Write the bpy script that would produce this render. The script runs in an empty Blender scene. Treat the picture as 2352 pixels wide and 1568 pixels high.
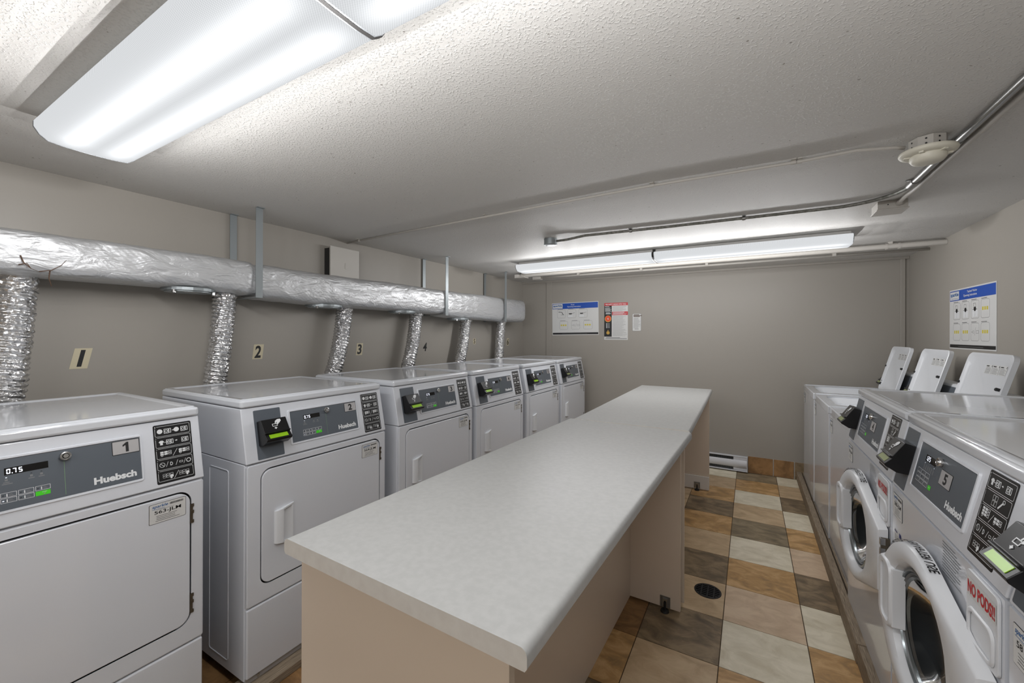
import bpy, bmesh, math, random
from mathutils import Matrix, Vector
random.seed(7)
S = bpy.context.scene
C = S.collection
PI = math.pi

# ------------------------------------------------------------------ camera
H = 1.3626
cam = bpy.data.cameras.new('camera'); cam_o = bpy.data.objects.new('camera', cam); C.objects.link(cam_o)
cam.sensor_width = 36.0; cam.lens = 947.44 / 2352 * 36; cam.shift_y = -15.41 / 2352
cam.clip_start = 0.02
cam_o.matrix_world = Matrix.Translation((0, 0, H)) @ Matrix.Rotation(0.5227, 4, 'Z') @ Matrix.Rotation(PI / 2, 4, 'X') @ Matrix.Rotation(0.003, 4, 'Z')
S.camera = cam_o
# ------------------------------------------------------------------ world / exposure
w = bpy.data.worlds.new('world'); S.world = w; w.use_nodes = True
w.node_tree.nodes['Background'].inputs[0].default_value = (0.5, 0.5, 0.52, 1)
w.node_tree.nodes['Background'].inputs[1].default_value = 0.15
S.view_settings.view_transform = 'Standard'; S.view_settings.look = 'None'
S.view_settings.gamma = 1; S.view_settings.use_curve_mapping = False
S.view_settings.exposure = 0.0
LENS = 1.18           # luminance of the lamp lenses
TUBE_W = {'nearer': 2.6, 'farther': 2.9, 'rear': 4.0}   # watts of each small lamp strung along a fixture; rear is added fill

# ------------------------------------------------------------------ room numbers
CE = 2.0414; XL = -2.5648; XR = 1.1737; YB = 4.7307; YF = -3.4

# ------------------------------------------------------------------ materials
def srgb(r, g, b):
    f = lambda c: (c / 255 / 12.92) if c / 255 <= 0.04045 else ((c / 255 + 0.055) / 1.055) ** 2.4
    return (f(r), f(g), f(b), 1)
MATS = {}
def mat(name, col, rough=0.5, metal=0.0, spec=0.5, coat=0.0, emit=None, estr=0.0):
    m = bpy.data.materials.new(name); m.use_nodes = True
    b = m.node_tree.nodes['Principled BSDF']
    b.inputs['Base Color'].default_value = srgb(*col)
    b.inputs['Roughness'].default_value = rough
    b.inputs['Metallic'].default_value = metal
    b.inputs['Specular IOR Level'].default_value = spec
    b.inputs['Coat Weight'].default_value = coat
    b.inputs['Coat Roughness'].default_value = 0.08
    if emit:
        b.inputs['Emission Color'].default_value = srgb(*emit); b.inputs['Emission Strength'].default_value = estr
    MATS[name] = m
    return m
def nodes(m):
    nt = m.node_tree
    def n(t, **k):
        x = nt.nodes.new(t)
        for a, v in k.items(): setattr(x, a, v)
        return x
    return nt, n, nt.links, nt.nodes['Principled BSDF']
def noise_bump(m, scale, strength, dist=0.002, detail=3, stretch=None, coords='Object'):
    nt, n, L, b = nodes(m)
    tc = n('ShaderNodeTexCoord'); mp = n('ShaderNodeMapping'); nz = n('ShaderNodeTexNoise'); bp = n('ShaderNodeBump')
    if stretch: mp.inputs['Scale'].default_value = stretch
    nz.inputs['Scale'].default_value = scale; nz.inputs['Detail'].default_value = detail
    bp.inputs['Strength'].default_value = strength; bp.inputs['Distance'].default_value = dist
    L.new(tc.outputs[coords], mp.inputs[0]); L.new(mp.outputs[0], nz.inputs['Vector'])
    L.new(nz.outputs[0], bp.inputs['Height']); L.new(bp.outputs[0], b.inputs['Normal'])
    return nz, bp
def noise_color(m, scale, c1, c2, p1=0.35, p2=0.65, detail=4, stretch=None, c3=None, p3=None, dist=0.0):
    nt, n, L, b = nodes(m)
    tc = n('ShaderNodeTexCoord'); mp = n('ShaderNodeMapping'); nz = n('ShaderNodeTexNoise'); cr = n('ShaderNodeValToRGB')
    if stretch: mp.inputs['Scale'].default_value = stretch
    nz.inputs['Scale'].default_value = scale; nz.inputs['Detail'].default_value = detail; nz.inputs['Distortion'].default_value = dist; nz.inputs['Roughness'].default_value = 0.5 + .12 * (detail > 8)
    e = cr.color_ramp.elements
    e[0].position = p1; e[0].color = srgb(*c1); e[1].position = p2; e[1].color = srgb(*c2)
    if c3:
        x = e.new(p3); x.color = srgb(*c3)
    L.new(tc.outputs['Object'], mp.inputs[0]); L.new(mp.outputs[0], nz.inputs['Vector'])
    L.new(nz.outputs[0], cr.inputs[0]); L.new(cr.outputs[0], b.inputs['Base Color'])
    return cr

WALLC = (154, 149, 141)
m = mat('wall_paint', WALLC, 0.42, spec=0.35); noise_bump(m, 90, 0.12, 0.0015)
m = mat('ceiling_paint', (203, 201, 197), 0.55, spec=0.3)
nt, n, L, b = nodes(m)
tc = n('ShaderNodeTexCoord'); nz = n('ShaderNodeTexNoise'); nz.inputs['Scale'].default_value = 150; nz.inputs['Detail'].default_value = 4
cr = n('ShaderNodeValToRGB'); cr.color_ramp.elements[0].position = 0.52; cr.color_ramp.elements[1].position = 0.68
bp = n('ShaderNodeBump'); bp.inputs['Strength'].default_value = 0.5; bp.inputs['Distance'].default_value = 0.003
nz2 = n('ShaderNodeTexNoise'); nz2.inputs['Scale'].default_value = 80; nz2.inputs['Detail'].default_value = 1
cr2 = n('ShaderNodeValToRGB'); cr2.color_ramp.elements[0].position = 0.205; cr2.color_ramp.elements[0].color = srgb(140, 135, 128)
cr2.color_ramp.elements[1].position = 0.235; cr2.color_ramp.elements[1].color = srgb(203, 201, 197)
L.new(tc.outputs['Object'], nz.inputs['Vector']); L.new(nz.outputs[0], cr.inputs[0]); L.new(cr.outputs[0], bp.inputs['Height'])
L.new(bp.outputs[0], b.inputs['Normal']); L.new(tc.outputs['Object'], nz2.inputs['Vector']); L.new(nz2.outputs[0], cr2.inputs[0]); L.new(cr2.outputs[0], b.inputs['Base Color'])
m = mat('enamel', (209, 212, 218), 0.14, spec=0.55, coat=0.5); noise_bump(m, 260, 0.03, 0.0006)
mat('enamel_gloss', (204, 207, 212), 0.10, spec=0.6, coat=0.5)
mat('white_plastic', (212, 214, 217), 0.30)
mat('console_grey', (86, 92, 99), 0.33, spec=0.45)
mat('sticker_black', (18, 18, 19), 0.35)
mat('print_white', (215, 217, 218), 0.5)
mat('print_black', (14, 14, 15), 0.5)
mat('print_grey', (120, 121, 122), 0.5)
mat('label_white', (205, 205, 203), 0.4)
mat('black_plastic', (16, 16, 18), 0.32, spec=0.4)
mat('display_black', (5, 5, 7), 0.15)
mat('digit_white', (240, 245, 255), 0.4, emit=(235, 240, 255), estr=0.8)
mat('led_white', (240, 245, 255), 0.4, emit=(235, 240, 255), estr=0.7)
mat('lcd_green', (116, 156, 24), 0.25, emit=(150, 205, 10), estr=0.17)
mat('lcd_dim', (120, 128, 84), 0.25, emit=(130, 140, 90), estr=0.12)
mat('start_green', (60, 190, 15), 0.4, emit=(60, 200, 10), estr=0.10)
mat('line_green', (120, 160, 110), 0.4)
mat('chrome', (200, 200, 200), 0.18, metal=1.0)
mat('ring_metal', (132, 138, 140), 0.22, metal=0.85)
mat('hinge_metal', (112, 104, 92), 0.4, metal=0.8)
mat('brushed', (176, 174, 174), 0.45, metal=0.35)
mat('brand_blue', (22, 90, 150), 0.5)
mat('poster_blue', (14, 72, 165), 0.45)
mat('navy', (20, 30, 105), 0.5)
mat('print_red', (190, 22, 32), 0.45)
mat('print_orange', (222, 78, 30), 0.45)
mat('print_gold', (200, 160, 70), 0.45)
mat('print_yellow', (205, 190, 70), 0.5)
mat('ivory', (196, 186, 158), 0.5)
mat('rubber', (22, 22, 22), 0.6)
mat('rust', (84, 62, 46), 0.8)
m = mat('laminate', (172, 172, 170), 0.38, spec=0.35); noise_color(m, 60, (169, 169, 167), (175, 175, 173)); 
m = mat('laminate_edge', (204, 200, 194), 0.5); noise_color(m, 40, (201, 197, 191), (207, 204, 198))
mat('melamine', (208, 193, 176), 0.34, spec=0.4)
mat('melamine_white', (214, 210, 205), 0.4)
mat('fixture_white', (214, 213, 210), 0.45)
mat('lamp_cap', (112, 114, 116), 0.5)
mat('conduit_paint', (184, 180, 173), 0.5)
mat('conduit_metal', (150, 150, 148), 0.32, metal=0.9)
m = mat('cable_grey', (128, 127, 121), 0.5, metal=0.5); noise_color(m, 60, (104, 104, 96), (140, 139, 133))
mat('dark_gap', (30, 28, 26), 0.8)
m = mat('galvanised', (150, 156, 158), 0.42, metal=0.6); noise_bump(m, 80, 0.1, 0.001)
mat('detector', (205, 201, 186), 0.45)
mat('drum_dark', (30, 30, 31), 0.5)
mat('heater_white', (205, 206, 210), 0.4)
mat('gasket_grey', (118, 120, 122), 0.45)
m = mat('drain_iron', (34, 34, 36), 0.5, metal=0.5)
m = mat('grout', (84, 68, 50), 0.9); noise_bump(m, 200, 0.3, 0.001)
# wood kerbs
m = mat('weathered_wood', (126, 112, 94), 0.75); noise_color(m, 14, (94, 80, 65), (166, 150, 128), 0.3, 0.7, 6, (40, 1.2, 40)); noise_bump(m, 14, 0.4, 0.002, 5, (40, 1.2, 40))
# tiles
def tile(name, a, b_, c, st=(1, 1.7, 1), sc=8.0):
    m = mat(name, a, 0.42, spec=0.4); noise_color(m, sc, a, b_, 0.32, 0.62, 12, st, c, 0.47, 0.7)
    nt, n, L, bb = nodes(m); tc = n('ShaderNodeTexCoord'); nz = n('ShaderNodeTexNoise'); nz.inputs['Scale'].default_value = 9; nz.inputs['Detail'].default_value = 6
    bp = n('ShaderNodeBump'); bp.inputs['Strength'].default_value = 0.35; bp.inputs['Distance'].default_value = 0.004
    L.new(tc.outputs['Object'], nz.inputs['Vector']); L.new(nz.outputs[0], bp.inputs['Height']); L.new(bp.outputs[0], bb.inputs['Normal'])
tile('tile_dark', (92, 78, 62), (150, 130, 102), (120, 103, 80))
tile('tile_slate', (106, 95, 77), (156, 140, 114), (132, 118, 94))
tile('tile_tan', (176, 152, 120), (206, 182, 148), (192, 166, 132))
tile('tile_pink', (193, 168, 140), (219, 196, 168), (207, 182, 154))
tile('tile_light', (207, 196, 170), (235, 226, 205), (221, 212, 189))
tile('tile_orange', (150, 121, 84), (208, 170, 122), (182, 144, 94))
tile('tile_brown', (109, 81, 53), (161, 123, 81), (135, 102, 67))
# foil
m = mat('foil_wrap', (200, 201, 202), 0.40, metal=0.6, spec=0.6)
nt, n, L, b = nodes(m)
tc = n('ShaderNodeTexCoord'); mp = n('ShaderNodeMapping'); mp.inputs['Scale'].default_value = (1, 0.55, 1.6); mp.inputs['Rotation'].default_value = (0.5, 0, 0)
nz = n('ShaderNodeTexNoise'); nz.inputs['Scale'].default_value = 16; nz.inputs['Detail'].default_value = 7; nz.inputs['Distortion'].default_value = 1.2
bp = n('ShaderNodeBump'); bp.inputs['Strength'].default_value = 0.9; bp.inputs['Distance'].default_value = 0.012
wv = n('ShaderNodeTexWave'); wv.wave_type = 'BANDS'; wv.bands_direction = 'DIAGONAL'; wv.inputs['Scale'].default_value = 26; wv.inputs['Distortion'].default_value = 0.6
bp2 = n('ShaderNodeBump'); bp2.inputs['Strength'].default_value = 0.25; bp2.inputs['Distance'].default_value = 0.001
L.new(tc.outputs['Object'], mp.inputs[0]); L.new(mp.outputs[0], nz.inputs['Vector']); L.new(nz.outputs[0], bp.inputs['Height'])
L.new(tc.outputs['Object'], wv.inputs['Vector']); L.new(wv.outputs[1], bp2.inputs['Height']); L.new(bp.outputs[0], bp2.inputs['Normal']); L.new(bp2.outputs[0], b.inputs['Normal'])
m = mat('foil_hose', (214, 214, 214), 0.2, metal=0.88)
nt, n, L, b = nodes(m)
tc = n('ShaderNodeTexCoord'); vo = n('ShaderNodeTexVoronoi'); vo.inputs['Scale'].default_value = 62
nz = n('ShaderNodeTexNoise'); nz.inputs['Scale'].default_value = 34; nz.inputs['Detail'].default_value = 4
bp = n('ShaderNodeBump'); bp.inputs['Strength'].default_value = 0.8; bp.inputs['Distance'].default_value = 0.006
bp2 = n('ShaderNodeBump'); bp2.inputs['Strength'].default_value = 0.5; bp2.inputs['Distance'].default_value = 0.006
L.new(tc.outputs['Object'], vo.inputs['Vector']); L.new(tc.outputs['Object'], nz.inputs['Vector'])
L.new(vo.outputs['Distance'], bp.inputs['Height']); L.new(nz.outputs[0], bp2.inputs['Height']); L.new(bp.outputs[0], bp2.inputs['Normal']); L.new(bp2.outputs[0], b.inputs['Normal'])
# lamp lens: emits alike in every direction; two tube bands painted into the emission
m = bpy.data.materials.new('lamp_lens'); m.use_nodes = True; MATS['lamp_lens'] = m
nt = m.node_tree; nt.nodes.clear(); L = nt.links
def N(t, **k):
    x = nt.nodes.new(t)
    for a, v in k.items(): setattr(x, a, v)
    return x
def M_(op, a, b_=None, c=None):
    x = N('ShaderNodeMath', operation=op)
    for i, v in enumerate((a, b_, c)):
        if v is None: continue
        if isinstance(v, (int, float)): x.inputs[i].default_value = v
        else: L.new(v, x.inputs[i])
    return x.outputs[0]
tc = N('ShaderNodeTexCoord'); sp = N('ShaderNodeSeparateXYZ'); L.new(tc.outputs['Object'], sp.inputs[0])
ay = M_('ABSOLUTE', sp.outputs[1])
d = M_('DIVIDE', M_('SUBTRACT', ay, 0.052), 0.030)
band = M_('EXPONENT', M_('MULTIPLY', M_('MULTIPLY', d, d), -1.0))
px = M_('SINE', M_('MULTIPLY', sp.outputs[0], 1050.0)); py = M_('SINE', M_('MULTIPLY', sp.outputs[1], 1050.0))
pz = M_('MULTIPLY', M_('MULTIPLY', px, py), 0.09)
endf = M_('MINIMUM', M_('MULTIPLY', M_('SUBTRACT', 0.61, M_('ABSOLUTE', sp.outputs[0])), 12.0), 1.0)
prof = M_('ADD', M_('ADD', 0.62, pz), M_('MULTIPLY', M_('MULTIPLY', band, endf), 0.50))
tot = M_('MULTIPLY', prof, LENS)
em = N('ShaderNodeEmission'); em.inputs[0].default_value = (0.95, 0.975, 1.0, 1); L.new(tot, em.inputs[1])
out = N('ShaderNodeOutputMaterial'); L.new(em.outputs[0], out.inputs[0])
# door glass
m = mat('door_glass', (70, 74, 76), 0.04, spec=0.6); b = m.node_tree.nodes['Principled BSDF']
b.inputs['Transmission Weight'].default_value = 0.85; b.inputs['IOR'].default_value = 1.25

# ------------------------------------------------------------------ mesh builder
_TX = {}
def text_geo(s, bold=0.0, shear=0.0):
    k = (s, bold, shear)
    if k in _TX: return _TX[k]
    cu = bpy.data.curves.new('t', 'FONT'); cu.body = s; cu.size = 1; cu.offset = bold; cu.shear = shear; cu.resolution_u = 3
    cu.align_x = 'LEFT'
    o = bpy.data.objects.new('t', cu); C.objects.link(o)
    dg = bpy.context.evaluated_depsgraph_get(); me = o.evaluated_get(dg).to_mesh()
    vs = [(v.co.x, v.co.y) for v in me.vertices]; fs = [tuple(p.vertices) for p in me.polygons]
    o.evaluated_get(dg).to_mesh_clear(); bpy.data.objects.remove(o); bpy.data.curves.remove(cu)
    if not vs: vs = [(0, 0)]; fs = []
    x0 = min(v[0] for v in vs); x1 = max(v[0] for v in vs); y0 = min(v[1] for v in vs); y1 = max(v[1] for v in vs)
    _TX[k] = (vs, fs, x0, x1, y0, y1)
    return _TX[k]

def rr(x0, y0, x1, y1, r, n=6):
    r = min(r, (x1 - x0) / 2 - 1e-5, (y1 - y0) / 2 - 1e-5)
    P = []
    for cx, cy, a in ((x1 - r, y1 - r, 0), (x0 + r, y1 - r, 90), (x0 + r, y0 + r, 180), (x1 - r, y0 + r, 270)):
        for i in range(n + 1):
            t = math.radians(a + 90 * i / n); P.append((cx + r * math.cos(t), cy + r * math.sin(t)))
    return P

class MB:
    def __init__(s): s.v = []; s.f = []; s.m = []; s.T = Matrix.Identity(4)
    def add(s, V, F, mt):
        o = len(s.v); s.v += [tuple(s.T @ Vector(p)) for p in V]
        s.f += [tuple(i + o for i in f) for f in F]; s.m += [mt] * len(F); return s
    def box(s, x0, x1, y0, y1, z0, z1, mt):
        V = [(x, y, z) for x in (x0, x1) for y in (y0, y1) for z in (z0, z1)]
        F = [(0, 1, 3, 2), (4, 6, 7, 5), (0, 4, 5, 1), (2, 3, 7, 6), (0, 2, 6, 4), (1, 5, 7, 3)]
        return s.add(V, F, mt)
    def prism(s, P, z0, z1, mt, P2=None):
        n = len(P); Q = P2 or P
        V = [(x, y, z0) for x, y in P] + [(x, y, z1) for x, y in Q]
        F = [tuple(range(n - 1, -1, -1)), tuple(range(n, 2 * n))] + [(i, (i + 1) % n, n + (i + 1) % n, n + i) for i in range(n)]
        return s.add(V, F, mt)
    def face(s, P, z, mt):
        return s.add([(x, y, z) for x, y in P], [tuple(range(len(P)))], mt)
    def ring(s, O, I, z0, z1, mt, O1=None, I1=None):
        n = len(O); O1 = O1 or O; I1 = I1 or I
        V = [(x, y, z0) for x, y in O] + [(x, y, z0) for x, y in I] + [(x, y, z1) for x, y in O1] + [(x, y, z1) for x, y in I1]
        F = []
        for i in range(n):
            j = (i + 1) % n
            F += [(2 * n + i, 2 * n + j, 3 * n + j, 3 * n + i), (i, j, 2 * n + j, 2 * n + i), (j + n, i + n, 3 * n + i, 3 * n + j), (j, i, n + i, n + j)]
        return s.add(V, F, mt)
    def oring(s, x0, y0, x1, y1, r, t, z, mt, n=4):
        O = rr(x0, y0, x1, y1, r, n); I = rr(x0 + t, y0 + t, x1 - t, y1 - t, max(r - t, 1e-4), n); k = len(O)
        return s.add([(x, y, z) for x, y in O] + [(x, y, z) for x, y in I], [(i, (i + 1) % k, k + (i + 1) % k, k + i) for i in range(k)], mt)
    def disc(s, x, y, r, z, mt, n=14, t=None):
        P = [(x + r * math.cos(2 * PI * i / n), y + r * math.sin(2 * PI * i / n)) for i in range(n)]
        if t is None: return s.face(P, z, mt)
        I = [(x + (r - t) * math.cos(2 * PI * i / n), y + (r - t) * math.sin(2 * PI * i / n)) for i in range(n)]
        return s.add([(a, b, z) for a, b in P] + [(a, b, z) for a, b in I], [(i, (i + 1) % n, n + (i + 1) % n, n + i) for i in range(n)], mt)
    def rect(s, x0, y0, x1, y1, z, mt): return s.face([(x0, y0), (x1, y0), (x1, y1), (x0, y1)], z, mt)
    def line(s, x0, y0, x1, y1, t, z, mt):
        d = Vector((x1 - x0, y1 - y0)); d.normalize(); nx, ny = -d.y * t / 2, d.x * t / 2
        return s.face([(x0 + nx, y0 + ny), (x0 - nx, y0 - ny), (x1 - nx, y1 - ny), (x1 + nx, y1 + ny)], z, mt)
    def text(s, t, x, y, w, h, z, mt, bold=0.0, shear=0.0, warp=None):
        vs, fs, x0, x1, y0, y1 = text_geo(t, bold, shear)
        V = []
        for a, b in vs:
            p = (x + (a - x0) / (x1 - x0) * w, y + (b - y0) / (y1 - y0) * h, z)
            V.append(warp(*p) if warp else p)
        return s.add(V, fs, mt)
    def lines(s, x0, x1, y1, y0, n, t, z, mt, seed=1):
        R = random.Random(seed)
        for i in range(n):
            y = y1 - (y1 - y0) * i / max(1, n - 1)
            s.rect(x0 + R.uniform(0, 0.04) * (x1 - x0), y - t / 2, x1 - R.uniform(0, 0.35) * (x1 - x0), y + t / 2, z, mt)
        return s
    def tube(s, path, r, mt, n=12, cap=True, rf=None):
        P = [Vector(p) for p in path]; V = []; F = []
        up = Vector((0, 0, 1)); prev = None
        for i, p in enumerate(P):
            d = (P[min(i + 1, len(P) - 1)] - P[max(i - 1, 0)]).normalized()
            if prev is None:
                a = d.cross(up if abs(d.z) < 0.9 else Vector((1, 0, 0))).normalized()
            else:
                a = (prev - d * prev.dot(d)).normalized()
            prev = a; b = d.cross(a)
            for k in range(n):
                t = 2 * PI * k / n; q = r(i) if callable(r) else r
                if rf: q = rf(i, t, q)
                V.append(tuple(p + a * (q * math.cos(t)) + b * (q * math.sin(t))))
        for i in range(len(P) - 1):
            for k in range(n):
                F.append((i * n + k, i * n + (k + 1) % n, (i + 1) * n + (k + 1) % n, (i + 1) * n + k))
        if cap: F += [tuple(range(n - 1, -1, -1)), tuple(range((len(P) - 1) * n, len(P) * n))]
        return s.add(V, F, mt)
    def lathe(s, prof, mt, n=32, cap=(True, True)):   # profile of (r, z) about the local z axis
        V = [(r * math.cos(2 * PI * k / n), r * math.sin(2 * PI * k / n), z) for r, z in prof for k in range(n)]
        F = [(i * n + k, i * n + (k + 1) % n, (i + 1) * n + (k + 1) % n, (i + 1) * n + k) for i in range(len(prof) - 1) for k in range(n)]
        if cap[0]: F.append(tuple(range(n - 1, -1, -1)))
        if cap[1]: F.append(tuple(range((len(prof) - 1) * n, len(prof) * n)))
        return s.add(V, F, mt)
    def mesh(s, name, smooth=False, fix=True):
        me = bpy.data.meshes.new(name); me.from_pydata(s.v, [], s.f)
        names = []
        for k in s.m:
            if k not in names: names.append(k)
        for k in names: me.materials.append(MATS[k])
        for p, k in zip(me.polygons, s.m): p.material_index = names.index(k); p.use_smooth = smooth
        if fix:
            bm = bmesh.new(); bm.from_mesh(me); bmesh.ops.recalc_face_normals(bm, faces=bm.faces); bm.to_mesh(me); bm.free()
        me.update(); return me

CACHE = {}
def part(name, key, fn, parent=None, bevel=0.0, segs=3, smooth=False, angle=None, fix=True):
    key = key or name + str(len(CACHE))
    if key not in CACHE:
        b = MB(); fn(b); CACHE[key] = b.mesh(name, smooth or bevel > 0, fix)
        if angle is not None:
            CACHE[key].polygons.foreach_set('use_smooth', [True] * len(CACHE[key].polygons))
            CACHE[key].set_sharp_from_angle(angle=math.radians(angle))
    o = bpy.data.objects.new(name, CACHE[key]); C.objects.link(o)
    if parent: o.parent = parent
    if bevel:
        md = o.modifiers.new('bevel', 'BEVEL'); md.width = bevel; md.segments = segs; md.limit_method = 'ANGLE'; md.angle_limit = math.radians(35); md.harden_normals = True
    return o
def tag(o, label, cat, group=None):
    o['label'] = label; o['category'] = cat
    if group: o['group'] = group
    return o
def thing(name, label, cat, loc, rz=0.0, group=None):
    o = bpy.data.objects.new(name, None); C.objects.link(o); o.location = loc; o.rotation_euler = (0, 0, rz); o.empty_display_size = 0.1
    return tag(o, label, cat, group)
def struct(name, fn, **k):
    o = part(name, 'S_' + name, fn, **k); o['kind'] = 'structure'; return o
def frame(o, x, y):      # matrix whose local x, y map to the given directions, z = normal
    x = Vector(x).normalized(); y = Vector(y).normalized(); z = x.cross(y)
    M = Matrix((x, y, z)).transposed().to_4x4(); M.translation = Vector(o); return M

# ------------------------------------------------------------------ room shell
TX, TY, TW, TH = -0.1079, 4.4703, 0.3325, 0.3213
COLS = {-2: ['tile_tan', 'tile_light', 'tile_tan', 'tile_tan', 'tile_brown', 'tile_tan', 'tile_light', 'tile_brown', 'tile_brown', 'tile_orange', 'tile_dark'],
        -1: ['tile_light', 'tile_tan', 'tile_orange', 'tile_dark', 'tile_orange', 'tile_tan', 'tile_dark', 'tile_tan', 'tile_dark', 'tile_tan', 'tile_orange'],
        0: ['tile_slate', 'tile_orange', 'tile_light', 'tile_tan', 'tile_slate', 'tile_light', 'tile_orange', 'tile_pink', 'tile_light', 'tile_orange', 'tile_tan'],
        1: ['tile_light', 'tile_tan', 'tile_dark', 'tile_light', 'tile_orange', 'tile_pink', 'tile_dark', 'tile_light', 'tile_orange', 'tile_slate', 'tile_tan']}
def f_floor(b):
    b.box(XL - 0.1, XR + 0.1, YF - 0.1, YB + 0.1, -0.08, -0.0025, 'grout')
    R = random.Random(4); kinds = ['tile_brown', 'tile_tan', 'tile_dark', 'tile_orange', 'tile_light', 'tile_slate']
    for i in range(-8, 5):
        for j in range(-1, 26):
            x0 = TX + i * TW; x1 = x0 + TW; y1 = TY - j * TH + TH; y0 = y1 - TH
            x0 = max(x0, XL); x1 = min(x1, XR); y1 = min(y1, YB); y0 = max(y0, YF)
            if x1 - x0 < 0.01 or y1 - y0 < 0.01: continue
            g = 0.002
            k = kinds[R.randrange(6)]
            if i in COLS and 0 <= j < len(COLS[i]): k = COLS[i][j]
            if i in (-5, -6, -7) and 8 < j < 13: k = 'tile_brown'
            b.prism([(x0 + g, y0 + g), (x1 - g, y0 + g), (x1 - g, y1 - g), (x0 + g, y1 - g)], -0.0025, 0, k)
struct('floor', f_floor)
struct('ceiling', lambda b: b.box(XL - 0.1, XR + 0.1, YF - 0.1, YB + 0.1, CE, CE + 0.1, 'ceiling_paint'))
struct('wall_left', lambda b: b.box(XL - 0.1, XL, YF - 0.1, YB + 0.1, -0.08, CE, 'wall_paint'))
struct('wall_right', lambda b: b.box(XR, XR + 0.1, YF - 0.1, YB + 0.1, -0.08, CE, 'wall_paint'))
struct('wall_back', lambda b: b.box(XL, XR, YB, YB + 0.1, -0.08, CE, 'wall_paint'))
struct('wall_front', lambda b: b.box(XL, XR, YF - 0.1, YF, -0.08, CE, 'wall_paint'))
def f_bb(b):
    b.box(-0.012, XR, YB - 0.004, YB, 0.0, 0.165, 'conduit_paint')
    xs = [(-0.01, 0.198, 'tile_brown'), (0.206, 0.366, 'tile_brown'), (0.374, 0.60, 'tile_dark'), (0.607, 0.83, 'tile_tan'), (0.837, XR, 'tile_brown')]
    for x0, x1, k in xs: b.box(x0, x1, YB - 0.011, YB - 0.003, 0.003, 0.165, k)
struct('baseboard_back', f_bb, bevel=0.0015, segs=2)
# batten strips on the walls (painted joints)
struct('trim_1', lambda b: b.box(-2.222, -2.150, YB - 0.012, YB, 0.9, CE, 'wall_paint'), bevel=0.003)
struct('trim_2', lambda b: b.box(1.118, 1.150, YB - 0.014, YB, 0.9, CE, 'wall_paint'), bevel=0.004)
struct('trim_3', lambda b: b.box(XL, XR, YB - 0.018, YB, CE - 0.022, CE, 'wall_paint'), bevel=0.003)

# ------------------------------------------------------------------ common machine pieces
HB = 0.867            # height of the lower edge of the control head above the floor
HV = Vector((0, 0.043, 0.209)).normalized()
HL = 0.2134
DG = Matrix.Identity(4)
def headframe(zb): return frame((0, 0, HB - zb), (1, 0, 0), HV)
FRONT = lambda: frame((0, 0, 0), (1, 0, 0), (0, 0, 1))

def f_head(W, D, zb):
    def fn(b):
        z0 = HB - zb + 0.001; z1 = 1.0755 - zb
        P = [(0.0, z0), (0.0, z0 + 0.004), (0.043, z1), (D, z1), (D, z0)]
        V = [(x, y, z) for x in (0, W) for y, z in P]; n = 5
        b.add(V, [tuple(range(n)), tuple(range(2 * n - 1, n - 1, -1))] + [(i, i + n, (i + 1) % n + n, (i + 1) % n) for i in range(n)], 'enamel')
    return fn
def f_lid(W, D, zb):
    def fn(b):
        z0 = 1.0775 - zb; z1 = 1.107 - zb
        b.prism(rr(-0.002, 0.036, W + 0.002, D + 0.004, 0.014, 4), z0, z1, 'enamel_gloss')
    return fn
def f_lid_rim(W, D, zb):
    def fn(b):
        z1 = 1.107 - zb
        O = rr(0.004, 0.044, W - 0.004, D - 0.002, 0.014, 4); I = rr(0.034, 0.078, W - 0.034, D - 0.034, 0.012, 4)
        O1 = rr(0.007, 0.050, W - 0.007, D - 0.005, 0.012, 4); I1 = rr(0.026, 0.070, W - 0.026, D - 0.026, 0.014, 4)
        b.ring(O, I, z1 - 0.001, z1 + 0.0035, 'enamel_gloss', O1, I1)
    return fn

def seven(b, s, x, y, h, z, mt):
    seg = {'0': 'abcdef', '7': 'abc', '5': 'afgcd', '1': 'bc', '2': 'abged'}
    w = h * 0.55; t = h * 0.17; g = t * 0.35
    for ch in s:
        if ch == '.': b.rect(x - h * 0.12, y, x + t - h * 0.12, y + t, z, mt); continue
        for k in seg[ch]:
            m2 = y + h / 2
            q = {'a': (x + g, y + h - t, x + w - g, y + h), 'd': (x + g, y, x + w - g, y + t), 'g': (x + g, m2 - t / 2, x + w - g, m2 + t / 2),
                 'b': (x + w - t, m2 + g, x + w, y + h - g), 'c': (x + w - t, y + g, x + w, m2 - g), 'f': (x, m2 + g, x + t, y + h - g), 'e': (x, y + g, x + t, m2 - g)}[k]
            b.rect(*q, z, mt)
        x += w + h * 0.28

def washer_icon(b, x, y, s, z, mt):
    t = s * 0.09
    b.oring(x, y, x + s * 0.75, y + s * 0.9, 0.0004, t, z, mt, 1); b.disc(x + s * 0.37, y + s * 0.45, s * 0.26, z, mt, 12, t)
    b.oring(x + s * 0.78, y + s * 0.05, x + s * 1.15, y + s * 0.9, 0.001, t, z, mt, 2)
def arrow_icon(b, x, y, s, z, mt):
    b.face([(x, y + s * .35), (x + s * .5, y + s * .35), (x + s * .5, y + s * .1), (x + s, y + s * .5), (x + s * .5, y + s * .9), (x + s * .5, y + s * .65), (x, y + s * .65)], z, mt)
def shirt_icon(b, x, y, s, z, mt):
    b.face([(x + s * .25, y), (x + s * .75, y), (x + s * .75, y + s * .55), (x + s * .85, y + s * .5), (x + s, y + s * .72), (x + s * .7, y + s), (x + s * .3, y + s), (x, y + s * .72), (x + s * .15, y + s * .5), (x + s * .25, y + s * .55)], z, mt)
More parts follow.
